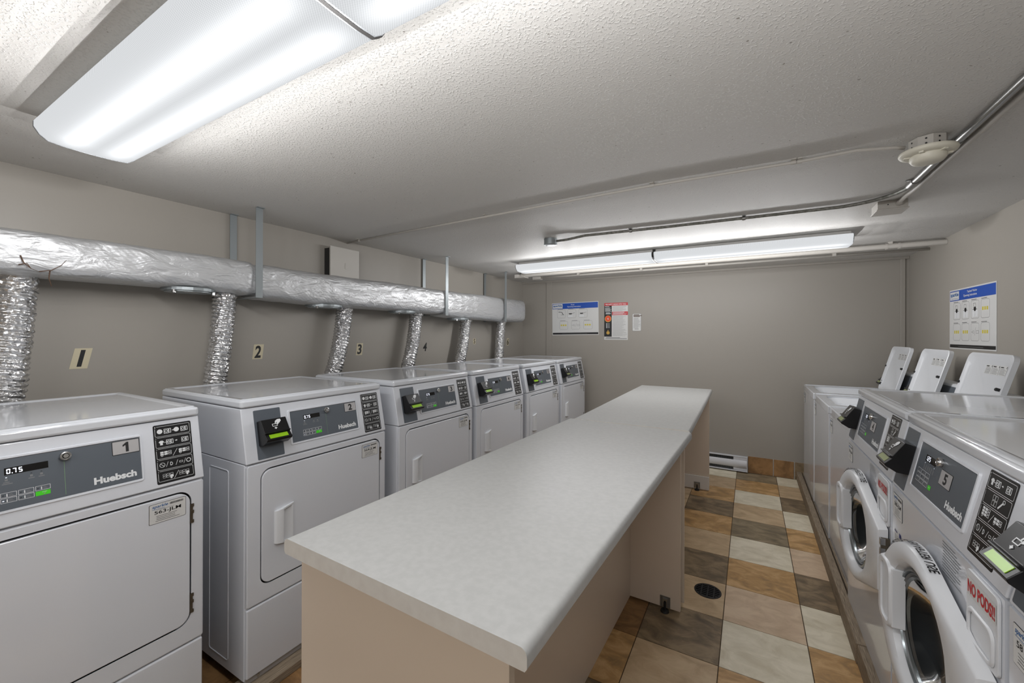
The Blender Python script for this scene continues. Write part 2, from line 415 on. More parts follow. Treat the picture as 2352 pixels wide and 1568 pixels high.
def key_pad(b, x, y, s, cols, rows, z, mt, last=False):
    for i in range(cols):
        for j in range(rows):
            x0 = x + i * s; y0 = y + j * s * 0.62
            if last and i == cols - 1: b.oring(x0, y0, x0 + s * .85, y0 + s * .5, 0.0006, s * .1, z, mt, 2)
            else: b.face(rr(x0, y0, x0 + s * .85, y0 + s * .5, 0.0008, 2), z, mt)
    b.disc(x + s * .4, y - s * .1, s * .3, z, mt, 8, s * .1)
def hand_icon(b, x, y, s, z, mt):
    b.face([(x + s * .42, y + s * .62), (x + s * .5, y + s * .85), (x + s * .75, y + s), (x + s * 1.05, y + s), (x + s * 1.08, y + s * .78), (x + s * .98, y + s * .74), (x + s * .92, y + s * .62), (x + s * .82, y + s * .6), (x + s * .76, y + s * .5), (x + s * .62, y + s * .46), (x + s * .56, y + s * .55), (x + s * .66, y + s * .72), (x + s * .56, y + s * .68), (x + s * .48, y + s * .52)], z, mt)
    b.oring(x + s * .12, y + s * .3, x + s * .62, y + s * .58, 0.001, s * .05, z, mt, 2)
    b.face([(x + s * .32, y + s * .2), (x + s * .44, y + s * .2), (x + s * .44, y + s * .14), (x + s * .54, y + s * .14), (x + s * .38, y), (x + s * .22, y + s * .14), (x + s * .32, y + s * .14)], z, mt)

def f_instr(x0, x1, v0, v1, kind, zb):
    def fn(b):
        b.T = headframe(zb); z = 0.0012; M = 'print_white'
        b.prism(rr(x0, v0, x1, v1, 0.005), 0.0, 0.001, 'sticker_black')
        n = 5; hh = (v1 - v0 - 0.010) / n; W = x1 - x0
        for i in range(n):
            a = v1 - 0.004 - (i + 1) * hh + 0.0015; c = v1 - 0.004 - i * hh - 0.0015
            L0 = x0 + 0.004; R0 = x1 - 0.004
            b.oring(L0, a, R0, c, 0.004, 0.0009, z, M)
            b.face([(L0 - .001, c + .001), (L0 - .001, c - .006), (L0 + .002, c - .006), (L0 + .005, c - .003), (L0 + .005, c + .001)], z + .0002, 'sticker_black')
            b.text(str(i + 1), L0 + .0002, c - .0035, 0.0018, 0.0035, z + .0004, M)
            y = a + 0.008; s = 0.017
            if kind == 'dryer' and i == 0:
                b.disc(L0 + .013, y + s / 2, .0075, z, M); b.disc(L0 + .058, y + s / 2, .0075, z, M)
                washer_icon(b, L0 + .024, y, s, z, M); arrow_icon(b, L0 + .046, y + .005, .006, z, M); washer_icon(b, L0 + .070, y, s, z, M)
            elif i == 1 and kind == 'dryer' or i == 0:
                shirt_icon(b, L0 + .008, y, s * .85, z, M); washer_icon(b, L0 + .028, y, s, z, M); b.line(L0 + .022, y + .007, L0 + .036, y + .009, .0012, z + .0002, M)
                arrow_icon(b, L0 + .052, y + .005, .007, z, M); washer_icon(b, L0 + .070, y, s, z, M)
            elif i == 1:
                for q in range(4): b.oring(L0 + .034 + (q % 2) * .010, y - .003 + (q // 2) * .012, L0 + .043 + (q % 2) * .010, y + .008 + (q // 2) * .012, .0005, .0008, z, M, 1)
                b.line(L0 + .060, y - .002, L0 + .075, y + .015, .004, z, M); b.disc(L0 + .076, y + .016, .005, z, M, 10, .0015)
            elif i == 2:
                key_pad(b, L0 + .010, y + .003, .0105, 3, 2 if kind == 'dryer' else 3, z, M, True); b.line(L0 + .043, y - .004, L0 + .056, y + .017, .0010, z, M)
                key_pad(b, L0 + .060, y + .003, .0105, 3, 2, z, M, True)
            elif i == 3:
                b.disc(L0 + .013, y + .008, .0075, z, M, 14, .0012); b.line(L0 + .008, y + .013, L0 + .018, y + .003, .0012, z, M)
                for q in (.026, .052, .074): b.line(L0 + q - .003, y, L0 + q + .003, y + .016, .0010, z, M)
                b.text('D', L0 + .034, y + .002, .007, .011, z, M, 0.02)
                b.oring(L0 + .059, y + .005, L0 + .069, y + .011, .001, .001, z, M); b.disc(L0 + .085, y + .008, .0070, z, M, 12, .002)
            else:
                for gx in (.012, .056):
                    for q in range(6): b.oring(L0 + gx + (q % 3) * .0095, y + .002 + (q // 3) * .0065, L0 + gx + .0088 + (q % 3) * .0095, y + .0078 + (q // 3) * .0065, .0012, .0007, z, M, 2)
                    b.face(rr(L0 + gx + .019, y + .001, L0 + gx + .028, y + .008, .001, 2), z + .0002, M); b.disc(L0 + gx + .022, y - .001, .003, z + .0002, M, 8)
                b.line(L0 + .042, y - .005, L0 + .055, y + .017, .0010, z, M)
    return fn

def f_plate(kind, W0, x0, x1, v0, v1, dx, zb):
    # grey console plate with the printed words and buttons
    def fn(b):
        b.T = headframe(zb); z = 0.0030; M = 'print_white'
        b.prism([(x0, v0), (x1, v0), (x1, v1), (x0, v1)], 0.0005, 0.0028, 'console_grey')
        b.text('Huebsch', x1 - 0.108, v0 + 0.012, 0.096, 0.020, z, M, 0.045)
        if kind == 'dryer':
            for k, xx in enumerate((0.246, 0.289, 0.307)):
                b.rect(xx + .0, .125, xx + .003, .1265, z, 'print_black' if k else 'led_white')
                b.rect(xx - .001, .117, xx + .004, .122, z, 'print_grey'); b.rect(xx - .004, .1125, xx + .007, .1145, z, 'print_grey')
            b.rect(.240, .1085, .258, .1105, z, 'print_grey')
            for r in range(2):
                for c in range(3):
                    xa = .2365 + c * .0298; ya = .0625 + (1 - r) * .0135
                    if r == 1 and c == 2:
                        b.rect(xa, ya, xa + .027, ya + .0115, z, 'start_green'); b.text('START', xa + .012, ya + .007, .009, .0022, z + .0003, M)
                        b.face([(xa + .016, ya + .0015), (xa + .019, ya + .0055), (xa + .013, ya + .0055)], z + .0003, 'line_green')
                    else:
                        b.oring(xa, ya, xa + .0275, ya + .012, .0004, .0008, z, M, 1)
                        b.rect(xa + .003, ya + .0045, xa + .006, ya + .0065, z, 'led_white' if (r == 1 and c == 0) else 'print_black')
                        b.rect(xa + .010, ya + .002, xa + .012, ya + .009, z, M); b.rect(xa + .014, ya + .003, xa + .022, ya + .0045, z, 'print_grey'); b.rect(xa + .014, ya + .0065, xa + .020, ya + .0078, z, 'print_grey')
            b.rect(.3512, .050, .3519, .142, z, 'line_green')
        else:
            for k in range(6):
                xx = .213 + k * .013
                b.rect(xx, .130 - k * 0, xx + .002, .132, z, 'led_white' if k in (0, 5) else 'print_black'); b.rect(xx - .001, .112, xx + .003, .127, z, 'print_grey')
            for r in range(3):
                for c in range(3):
                    xa = .178 + c * .030; ya = .070 + (2 - r) * .0135
                    b.oring(xa, ya, xa + .0275, ya + .012, .0004, .0008, z, M, 1); b.rect(xa + .003, ya + .0045, xa + .006, ya + .0065, z, 'print_black')
                    b.rect(xa + .010, ya + .003, xa + .022, ya + .0045, z, 'print_grey'); b.rect(xa + .010, ya + .0065, xa + .020, ya + .0078, z, 'print_grey')
            b.face(rr(.272, .070, .291, .082, .001, 2), z, 'start_green'); b.text('START', .275, .0745, .012, .003, z + .0003, M)
            b.rect(.312, .06, .3127, .15, z, 'print_grey')
    return fn

def control_head(t, kind, num, price, zb, W, lcd='lcd_green'):
    """slanted control head with its console, lock, number plate, card reader and instruction sticker"""
    D = 0.715
    hd = part('control_head', ('head', kind), f_head(W, D, zb), t, bevel=0.007)
    part('top_panel', ('lid', kind), f_lid(W, D, zb), t, bevel=0.009, segs=4)
    part('top_rim', ('rim', kind), f_lid_rim(W, D, zb), t, smooth=True, angle=40)
    if kind == 'dryer': fx0, fx1, fv0, fv1, px0, px1, dx = .177, .523, .036, .181, .188, .517, 0
    else: fx0, fx1, fv0, fv1, px0, px1, dx = .148, .512, .040, .190, .158, .502, 0
    gv0, gv1 = fv0 + .009, fv1 - .009
    def f_bez(b):
        b.T = headframe(zb)
        b.ring(rr(fx0, fv0, fx1, fv1, .007, 4), rr(px0, gv0, px1, gv1, .001, 4), 0.0, 0.0045, 'enamel', rr(fx0 + .002, fv0 + .002, fx1 - .002, fv1 - .002, .006, 4), rr(px0 - .002, gv0 - .002, px1 + .002, gv1 + .002, .002, 4))
    con = part('console', ('plate', kind), f_plate(kind, W, px0, px1, gv0, gv1, dx, zb), t)
    part('bezel', ('bez', kind), f_bez, con, smooth=True, angle=30)
    def f_disp(b):
        b.T = headframe(zb)
        if kind == 'dryer': b.prism([(.2445, .132), (.3215, .132), (.3215, .150), (.2445, .150)], .0028, .0033, 'display_black'); seven(b, price, .248, .1345, .0125, .0036, 'digit_white')
        else: b.prism([(.211, .137), (.284, .137), (.284, .156), (.211, .156)], .0028, .0033, 'display_black'); seven(b, price, .215, .1395, .0135, .0036, 'digit_white')
    part('display', ('disp', kind, price), f_disp, con)
    lx, lv = (.354, .1545) if kind == 'dryer' else (.316, .158)
    def f_lock(b):
        b.T = headframe(zb) @ Matrix.Translation((lx, lv, 0))
        b.lathe([(.0125, .0028), (.0125, .010), (.0115, .0125), (.0095, .0130), (.0090, .0120), (.0060, .0120), (.0055, .0135), (.003, .0135)], 'chrome', 24)
        b.disc(0, 0, .0075, .0122, 'display_black', 20, .0018)
    part('lock', ('lock', kind), f_lock, con, smooth=True, angle=35)
    def f_num(b):
        b.T = headframe(zb)
        if kind == 'dryer': x0, x1, v0, v1 = .452, .5165, .1295, .1705
        else: x0, x1, v0, v1 = .326, .397, .104, .145
        b.prism(rr(x0, v0, x1, v1, .002, 2), .0028, .0034, 'print_black'); b.face(rr(x0 + .0015, v0 + .0015, x1 - .0015, v1 - .0015, .001, 2), .0037, 'brushed')
        nw = .0125 if num == '1' else .0205
        xm, ya, yb = (x0 + x1) / 2, v0 + .006, v1 - .006
        if num == '1': b.face([(xm - .001, ya), (xm + .006, ya), (xm + .006, yb), (xm + .001, yb), (xm - .008, yb - .008), (xm - .008, yb - .013), (xm - .001, yb - .009)], .0040, 'print_black')
        else: b.text(num, xm - nw / 2, ya, nw, yb - ya, .0040, 'print_black', 0.035)
    part('number_plate', ('num', kind, num), f_num, con)
    ix = (.5535, .6575) if kind == 'dryer' else (.541, .652)
    iv = (.0115, .2005) if kind == 'dryer' else (.020, .2090)
    part('instruction_sticker', ('ins', kind), f_instr(ix[0], ix[1], iv[0], iv[1], kind, zb), t)
    cx = .044 if kind == 'dryer' else .010
    card_reader(t, cx, zb, lcd, kind)
    return hd

def card_reader(t, cx, zb, lcd, kind, T=None, par_plate=True):
    T = T or headframe(zb)
    def f_pl(b):
        b.T = T; b.prism(rr(cx, .009, cx + .1045, .200, .004), 0.0, .0015, 'console_grey')
    def f_body(b):
        b.T = T; x0 = cx + .008; x1 = cx + .108
        # wedge housing: thin at the top, deep at the bottom, with a card slot shelf
        prof = [(.155, .0015), (.158, .030), (.108, .050), (.108, .056), (.1045, .058), (.100, .050), (.0785, .064), (.072, .060), (.060, .030), (.062, .0015)]
        V = [(x, v, n) for x in (x0, x1) for v, n in prof]; n = len(prof)
        b.add(V, [tuple(range(n)), tuple(range(2 * n - 1, n - 1, -1))] + [(i, i + n, (i + 1) % n + n, (i + 1) % n) for i in range(n)], 'black_plastic')
    def f_icon(b):
        A = Vector((.158, .030)); B_ = Vector((.108, .050)); d = (A - B_).normalized()
        o = T @ Vector((cx + .058, B_.x, B_.y)); u = T.to_3x3() @ Vector((1, 0, 0)); v = T.to_3x3() @ Vector((0, d.x, d.y))
        b.T = frame(o, u, v); hand_icon(b, -.018, .008, .040, .0012, 'print_white')
    def f_scr(b):
        A = Vector((.100, .050)); B_ = Vector((.0785, .064)); d = (A - B_).normalized()
        o = T @ Vector((cx + .058, B_.x, B_.y)); u = T.to_3x3() @ Vector((1, 0, 0)); v = T.to_3x3() @ Vector((0, d.x, d.y))
        b.T = frame(o, u, v); b.prism([(-.036, .0055), (.036, .0055), (.036, .0225), (-.036, .0225)], .0002, .0012, lcd)
    key = ('rd', kind, round(cx, 3), lcd)
    bd = part('card_reader', key + ('b',), f_body, t, bevel=0.0018, segs=2)
    if par_plate: part('mounting_plate', key + ('p',), f_pl, bd)
    part('screen', key + ('s',), f_scr, bd)
    part('hand_symbol', key + ('i',), f_icon, bd)
    return bd

def f_service(x0, z0, w, h, code, T):
    def fn(b):
        b.T = T; z = .0006; K = 'print_black'
        b.prism(rr(x0, z0, x0 + w, z0 + h, .004, 4), 0, .0004, 'print_black'); b.face(rr(x0 + .001, z0 + .001, x0 + w - .001, z0 + h - .001, .0035, 4), .0007, 'label_white')
        z = .0010
        b.text('sparkle', x0 + w * .08, z0 + h * .75, w * .42, h * .18, z, 'brand_blue', .015, .2)
        b.rect(x0 + w * .08, z0 + h * .715, x0 + w * .42, z0 + h * .73, z, 'brand_blue')
        R = random.Random(3); xx = x0 + w * .55
        while xx < x0 + w * .93:
            t = R.choice((.0006, .0010, .0014)); b.rect(xx, z0 + h * .80, xx + t, z0 + h * .90, z, K); xx += t + R.choice((.0006, .0010))
        b.text(code, x0 + w * .14, z0 + h * .42, w * .72, h * .22, z, K, .012)
        b.lines(x0 + w * .22, x0 + w * .85, z0 + h * .68, z0 + h * .66, 1, .0008, z, 'print_grey')
        b.lines(x0 + w * .17, x0 + w * .95, z0 + h * .36, z0 + h * .12, 4, .0011, z, K, 5)
    return fn

# ------------------------------------------------------------------ dryers
A = -1.635
def dryer(y0, i):
    zb = 0.035; W = .683; D = .715
    lab = ['white coin laundry dryer with number plate 1, nearest and cut by left frame edge',
           'white coin laundry dryer with number plate 2 and green-lit card reader beside counter end',
           'white coin laundry dryer with number plate 3, third from the camera',
           'white coin laundry dryer with number plate 4, between dryers 3 and 5',
           'white coin laundry dryer with number plate 5, fifth in the row',
           'white coin laundry dryer with number plate 6, farthest in row by the back wall'][i]
    t = thing('clothes_dryer', lab, 'dryer', (A, y0, zb), PI / 2, 'white dryers along the left wall')
    hb = HB - zb
    def f_cab(b):
        b.box(0.0, W, 0.014, D, 0.012, hb - .001, 'enamel')
        b.box(0.01, W - 0.01, 0.03, D - .02, -0.001, 0.013, 'dark_gap')
        b.box(0.004, 0.02, 0.010, 0.016, 0.012, hb - .003, 'enamel')
    part('cabinet', 'dcab', f_cab, t, bevel=.003, segs=2)
    def f_emb(b):
        for x, s in ((-.0006, -1),):
            b.T = frame((x, 0, 0), (0, -s * -1, 0) if s > 0 else (0, -1, 0), (0, 0, 1))
            q = (0.125, 0.275) if s > 0 else (-0.275, -0.125)
            b.ring(rr(q[0], .05, q[1], .795, .012, 4), rr(q[0] + .004, .054, q[1] - .004, .791, .01, 4), -.001, .0014, 'enamel', rr(q[0] + .001, .051, q[1] - .001, .794, .012, 4), rr(q[0] + .003, .053, q[1] - .003, .792, .01, 4))
    part('side_emboss', 'demb', f_emb, t, smooth=True, angle=30)
    def f_fp(b):
        b.T = FRONT()
        O = rr(0.002, .289, W - .002, hb - .004, .008, 8); I = rr(.052, .350, .646, hb - .029, .040, 8)
        b.ring(O, I, -.014, -.0005, 'enamel', rr(0.006, .293, W - .006, hb - .008, .006, 8)); b.ring(O, I, -.014, -.003, 'enamel')
        b.rect(.04, .34, .66, hb - .02, -.0135, 'dark_gap')  # dark sheet behind the door seam, its shade put into the colour
    part('front_panel', 'dfp', f_fp, t, smooth=True, angle=25)
    def f_lp(b): b.box(0.003, W - .003, 0.0, 0.014, 0.022, .284, 'enamel')
    part('lower_panel', 'dlp', f_lp, t, bevel=.006, segs=4)
    def f_toe(b):
        b.box(0.003, W - .003, 0.009, .016, 0.0, 0.024, 'brushed')
        for x in (.05, W - .05):
            b.T = frame((x, .008, .012), (1, 0, 0), (0, 0, 1)); b.lathe([(.006, -.001), (.006, .002), (.003, .003)], 'chrome', 10)
    part('toe_strip', 'dtoe', f_toe, t)
    def f_door(b):
        b.T = FRONT(); b.prism(rr(.057, .355, .642, hb - .0355, .036, 8), -.013, .001, 'enamel')
    dr = part('door', 'ddoor', f_door, t, bevel=.003, segs=3)
    def f_hd(b):
        b.T = FRONT() @ Matrix.Translation((.105, .490, .001))
        # pull handle: tapered rib on the left, scooped pocket on the right
        # profile across the handle: (x, out)
        prof = [(0, 0), (.001, .006), (.006, .012), (.026, .016), (.031, .015), (.033, .010), (.034, .0012), (.066, .0012), (.071, .005), (.076, .005), (.079, 0)]
        def edge(x): return .006 - .012 * min(1, x / .079) , .134 + .012 * min(1, x / .079)
        V = [(x, edge(x)[e], o) for e in (0, 1) for x, o in prof]; n = len(prof)
        b.add(V, [tuple(range(n)), tuple(range(2 * n - 1, n - 1, -1))] + [(k, k + n, k + 1 + n, k + 1) for k in range(n - 1)], 'white_plastic')
        for e in (0, 1):
            y0, y1 = edge(.034)[e], edge(.079)[e]; d = .006 if e == 0 else -.006
            b.add([(.032, y0, 0), (.079, y1, 0), (.079, y1 + d, 0), (.032, y0 + d, 0), (.032, y0, .014), (.079, y1, .005), (.079, y1 + d, .005), (.032, y0 + d, .014)], [(4, 5, 6, 7), (0, 1, 5, 4), (2, 3, 7, 6), (1, 2, 6, 5), (0, 4, 7, 3)], 'white_plastic')
    part('door_handle', 'dhd', f_hd, dr, smooth=True, angle=40)
    for z in (.689, .386):
        def f_hg(b, z=z):
            b.T = FRONT(); b.box(.642, .6495, z, z + .064, -.010, .002, 'hinge_metal')
            for q in (.0, .032, .054): b.box(.6425, .652, z + q, z + q + .010, -.008, .0035, 'hinge_metal')
        part('hinge', ('dhg', z), f_hg, dr)
    code = '%d-JLM' % (563 + i)
    part('service_sticker', ('dst', i), f_service(.531, .7235, .098, .063, code, FRONT() @ Matrix.Translation((0, 0, .0012))), dr)
    control_head(t, 'dryer', str(i + 1), '0.75', zb, W, 'lcd_dim' if i == 5 else 'lcd_green')
    return t
for i, y in enumerate((0.023, 0.844, 1.619, 2.348, 3.092, 3.830)): dryer(y, i)

# ------------------------------------------------------------------ front-loading washers
B = .4191
WW = .712
def washer(yl, num, price, lab, code, lcd):
    zb = .088; W = WW; D = .70; hb = HB - zb
    t = thing('front_load_washer', lab, 'washing machine', (B, yl, zb), -PI / 2, 'front-loading washers along the right wall')
    CX, CZ, R = .362, .580 - zb, .215
    def circ(r, n=48, x=CX, z=CZ): return [(x + r * math.cos(2 * PI * k / n), z + r * math.sin(2 * PI * k / n)) for k in range(n)]
    def sq(n=48):
        P = []
        for k in range(n):
            a = 2 * PI * k / n; c, s_ = math.cos(a), math.sin(a)
            hx = (W - .003 - CX) if c > 0 else (CX - .003); hz = (hb - .004 - CZ) if s_ > 0 else CZ
            q = min(hx / abs(c) if abs(c) > 1e-6 else 9, hz / abs(s_) if abs(s_) > 1e-6 else 9); P.append((CX + q * c, CZ + q * s_))
        # snap nearest points to the corners
        for X, Z in ((.003, 0), (W - .003, 0), (.003, hb - .004), (W - .003, hb - .004)):
            k = min(range(n), key=lambda j: (P[j][0] - X) ** 2 + (P[j][1] - Z) ** 2); P[k] = (X, Z)
        return P
    def f_cab(b):
        b.box(0, W, .012, .03, hb - .03, hb - .001, 'enamel'); b.box(0, .004, .010, D, 0, hb - .001, 'enamel'); b.box(W - .004, W, .010, D, 0, hb - .001, 'enamel')
        b.box(0.004, W - .004, D - .01, D, 0, hb - .001, 'enamel'); b.box(.004, W - .004, .02, D - .01, 0, .01, 'dark_gap')
    part('cabinet', 'wcab', f_cab, t)
    def f_fp(b):
        b.T = FRONT(); b.ring(sq(), circ(.175), -.012, 0, 'enamel')
    part('front_panel', 'wfp', f_fp, t, smooth=True, angle=30)
    def f_drum(b):
        b.T = FRONT() @ Matrix.Translation((CX, CZ, 0))
        b.lathe([(.174, .001), (.170, .010), (.160, .012), (.152, -.01), (.150, -.06), (.146, -.08)], 'gasket_grey', 48, (False, False))
        b.lathe([(.146, -.08), (.23, -.09), (.23, -.36), (.0, -.37)], 'drum_dark', 48, (False, False))
    part('drum', 'wdrum', f_drum, t, smooth=True, angle=50)
    # --- door: tilted a little open about its right-hand hinge
    dt = FRONT() @ Matrix.Translation((.685, 0, .004)) @ Matrix.Rotation(math.radians(2.0), 4, 'Y') @ Matrix.Translation((-.685, 0, 0))
    def outline(r, ext, n=40):
        # circle joined by tangents to a short vertical edge at the hinge
        x1 = .685 + ext; hz = .108 + ext; dx = x1 - CX; P = []
        dd = math.hypot(dx, hz); a0 = math.atan2(hz, dx) + math.acos(min(1, r / dd))
        for k in range(n + 1):
            a = a0 + (2 * PI - 2 * a0) * k / n; P.append((CX + r * math.cos(a), CZ + r * math.sin(a)))
        m_ = 6
        e = (CX + r * math.cos(-a0), CZ + r * math.sin(-a0)); c1 = (x1, CZ - hz); c2 = (x1, CZ + hz); s0 = (CX + r * math.cos(a0), CZ + r * math.sin(a0))
        for k in range(1, m_): P.append((e[0] + (c1[0] - e[0]) * k / m_, e[1] + (c1[1] - e[1]) * k / m_))
        P.append(c1); P.append((x1, CZ)); P.append(c2)
        for k in range(1, m_): P.append((c2[0] + (s0[0] - c2[0]) * k / m_, c2[1] + (s0[1] - c2[1]) * k / m_))
        return P
    def hole(O, r, x, z): # points on a circle in the directions of the outline points
        res = []
        for px, pz in O:
            a = math.atan2(pz - z, px - x); res.append((x + r * math.cos(a), z + r * math.sin(a)))
        return res
    OX = .388; OR = .180
    TH0 = .044
    def thick(x, z): return z * (1 - .42 * max(0, min(1, (x - .15) / .53)))
    def f_door(b):
        b.T = dt
        Ob = outline(.222, .006); Om = outline(.222, .004); Of = outline(.202, -.006); Og = outline(.213, -.001)
        Ib = hole(Ob, .158, OX - .01, CZ); Ii = hole(Of, OR, OX, CZ); Ij = hole(Of, OR - .010, OX, CZ)
        n = len(Ob)
        layers = [(Ib, .004), (Ob, 0.0), (Om, .006), (Og, TH0 - .008), (Of, TH0), (Ii, TH0), (Ij, TH0 - .008), (Ib, .010)]
        V = []; F = []
        for P, z in layers: V += [(x, y, thick(x, z)) for x, y in P]
        for q in range(len(layers) - 1):
            for k in range(n): F.append((q * n + k, q * n + (k + 1) % n, (q + 1) * n + (k + 1) % n, (q + 1) * n + k))
        b.add(V, F, 'white_plastic')
    dr = part('door', 'wdoor', f_door, t, smooth=True, angle=38)
    def f_gl(b):
        b.T = dt @ Matrix.Translation((OX - .008, CZ, 0))
        b.lathe([(.158, .012), (.156, .018), (.150, .019), (.148, .012)], 'ring_metal', 48, (False, False))
        b.lathe([(.148, .012), (.144, .015), (.140, .008)], 'gasket_grey', 48, (False, False))
        b.lathe([(.140, .010), (.136, .013), (.130, .006)], 'ring_metal', 48, (False, False))
        b.lathe([(.130, .008), (.116, -.012), (.100, -.035), (.06, -.05), (.0, -.055)], 'door_glass', 48, (False, False))
    part('window_glass', 'wgl', f_gl, dr, smooth=True, angle=60)
    def f_hd(b):
        b.T = dt
        zc = CZ + .022
        # recessed grip with a raised frame standing over the ring
        O = rr(.156, zc - .100, .262, zc + .100, .032, 4); I = rr(.184, zc - .080, .252, zc + .080, .020, 4)
        b.ring(O, I, TH0 - .012, TH0 + .004, 'white_plastic', rr(.163, zc - .094, .258, zc + .094, .030, 4))
        b.face(rr(.180, zc - .082, .254, zc + .082, .020, 4), TH0 - .020, 'gasket_grey')
        b.box(.252, .262, zc - .085, zc + .085, .010, TH0 - .002, 'white_plastic')
    part('door_handle', 'whd', f_hd, dr, bevel=.003, segs=2)
    def f_hg(b):
        b.T = FRONT(); b.box(.690, .700, CZ - .075, CZ + .085, -.002, .024, 'hinge_metal')
        for k in range(5): b.box(.688, .7015, CZ - .075 + k * .034, CZ - .052 + k * .034, .012, .027, 'chrome')
    part('hinge', 'whg', f_hg, dr, bevel=.001, segs=1)
    def f_tx(b):
        # lettering wrapped over the upper rim of the door
        Og = outline(.2222, .001)
        # path runs from upper left over the top to the hinge, reversed outline
        path = [p for p in Og if p[1] > CZ]; 
        pts = sorted(path, key=lambda p: p[0]);
        cum = [0]
        for a, c in zip(pts, pts[1:]): cum.append(cum[-1] + math.hypot(c[0] - a[0], c[1] - a[1]))
        def at(sv):
            for k in range(len(cum) - 1):
                if sv <= cum[k + 1]:
                    f = (sv - cum[k]) / max(1e-6, cum[k + 1] - cum[k]); a, c = pts[k], pts[k + 1]
                    d = Vector((c[0] - a[0], c[1] - a[1])).normalized(); return (a[0] + (c[0] - a[0]) * f, a[1] + (c[1] - a[1]) * f, d)
            return (pts[-1][0], pts[-1][1], Vector((1, 0)))
        def warp(x, y, z):
            px, pz, d = at(x); r0 = y  # y = distance towards the front
            return (px - d.y * .0008, pz + d.x * .0008, thick(px, TH0) - .010 - (.021 - y))
        b.T = dt
        # white sticker band then text
        b.text('LEAVE DOOR OPEN AFTER USE', .125, .0, .300, .020, 0, 'print_black', .02, 0, warp)
    part('rim_lettering', 'wtx', f_tx, dr, fix=False)
    # soap drawer
    def f_tray(b):
        b.T = FRONT(); b.prism(rr(.568, .615, .700, hb - .008, .012, 4), 0, .006, 'white_plastic')
        b.ring(rr(.578, .622, .692, .700, .02, 4), rr(.590, .634, .684, .690, .016, 4), .006, .011, 'white_plastic', rr(.582, .626, .688, .697, .02, 4))
    tr = part('soap_drawer', 'wtray', f_tray, t, bevel=.003, segs=2)
    def f_np(b):
        b.T = FRONT(); b.rect(.574, .716, .696, .756, .0066, 'label_white'); b.text('NO PODS!!', .578, .722, .114, .028, .0072, 'print_red', .03)
    part('warning_sticker', 'wnp', f_np, tr)
    part('service_sticker', ('wst', code), f_service(.018, .682, .090, .074, code, FRONT() @ Matrix.Translation((0, 0, .0004))), t)
    def f_s2(b):
        b.T = FRONT(); b.rect(.030, .600, .095, .640, .0006, 'label_white'); b.rect(.030, .632, .060, .636, .0010, 'navy'); b.rect(.078, .626, .095, .640, .0010, 'navy')
        b.lines(.032, .093, .622, .604, 4, .0014, .0010, 'print_grey')
    part('small_sticker', 'ws2', f_s2, t)
    def f_s3(b):
        b.T = FRONT(); b.lines(.42, .53, .765, .69, 11, .0022, .0010, 'print_grey', 8)
    part('care_text', 'ws3', f_s3, t)
    control_head(t, 'washer', num, price, zb, W, lcd)
    return t
washer(2.572, '4', '1.25', 'white front-loading washer with number plate 4, next to the open-lidded top loaders', '579-JLM', 'lcd_dim')
washer(1.850, '5', '1.25', 'white front-loading washer with number plate 5, big round door in the foreground', '580-JLM', 'lcd_dim')
washer(1.128, '6', '1.25', 'white front-loading washer cut by the right frame edge, card reader screen glowing green', '581-JLM', 'lcd_green')

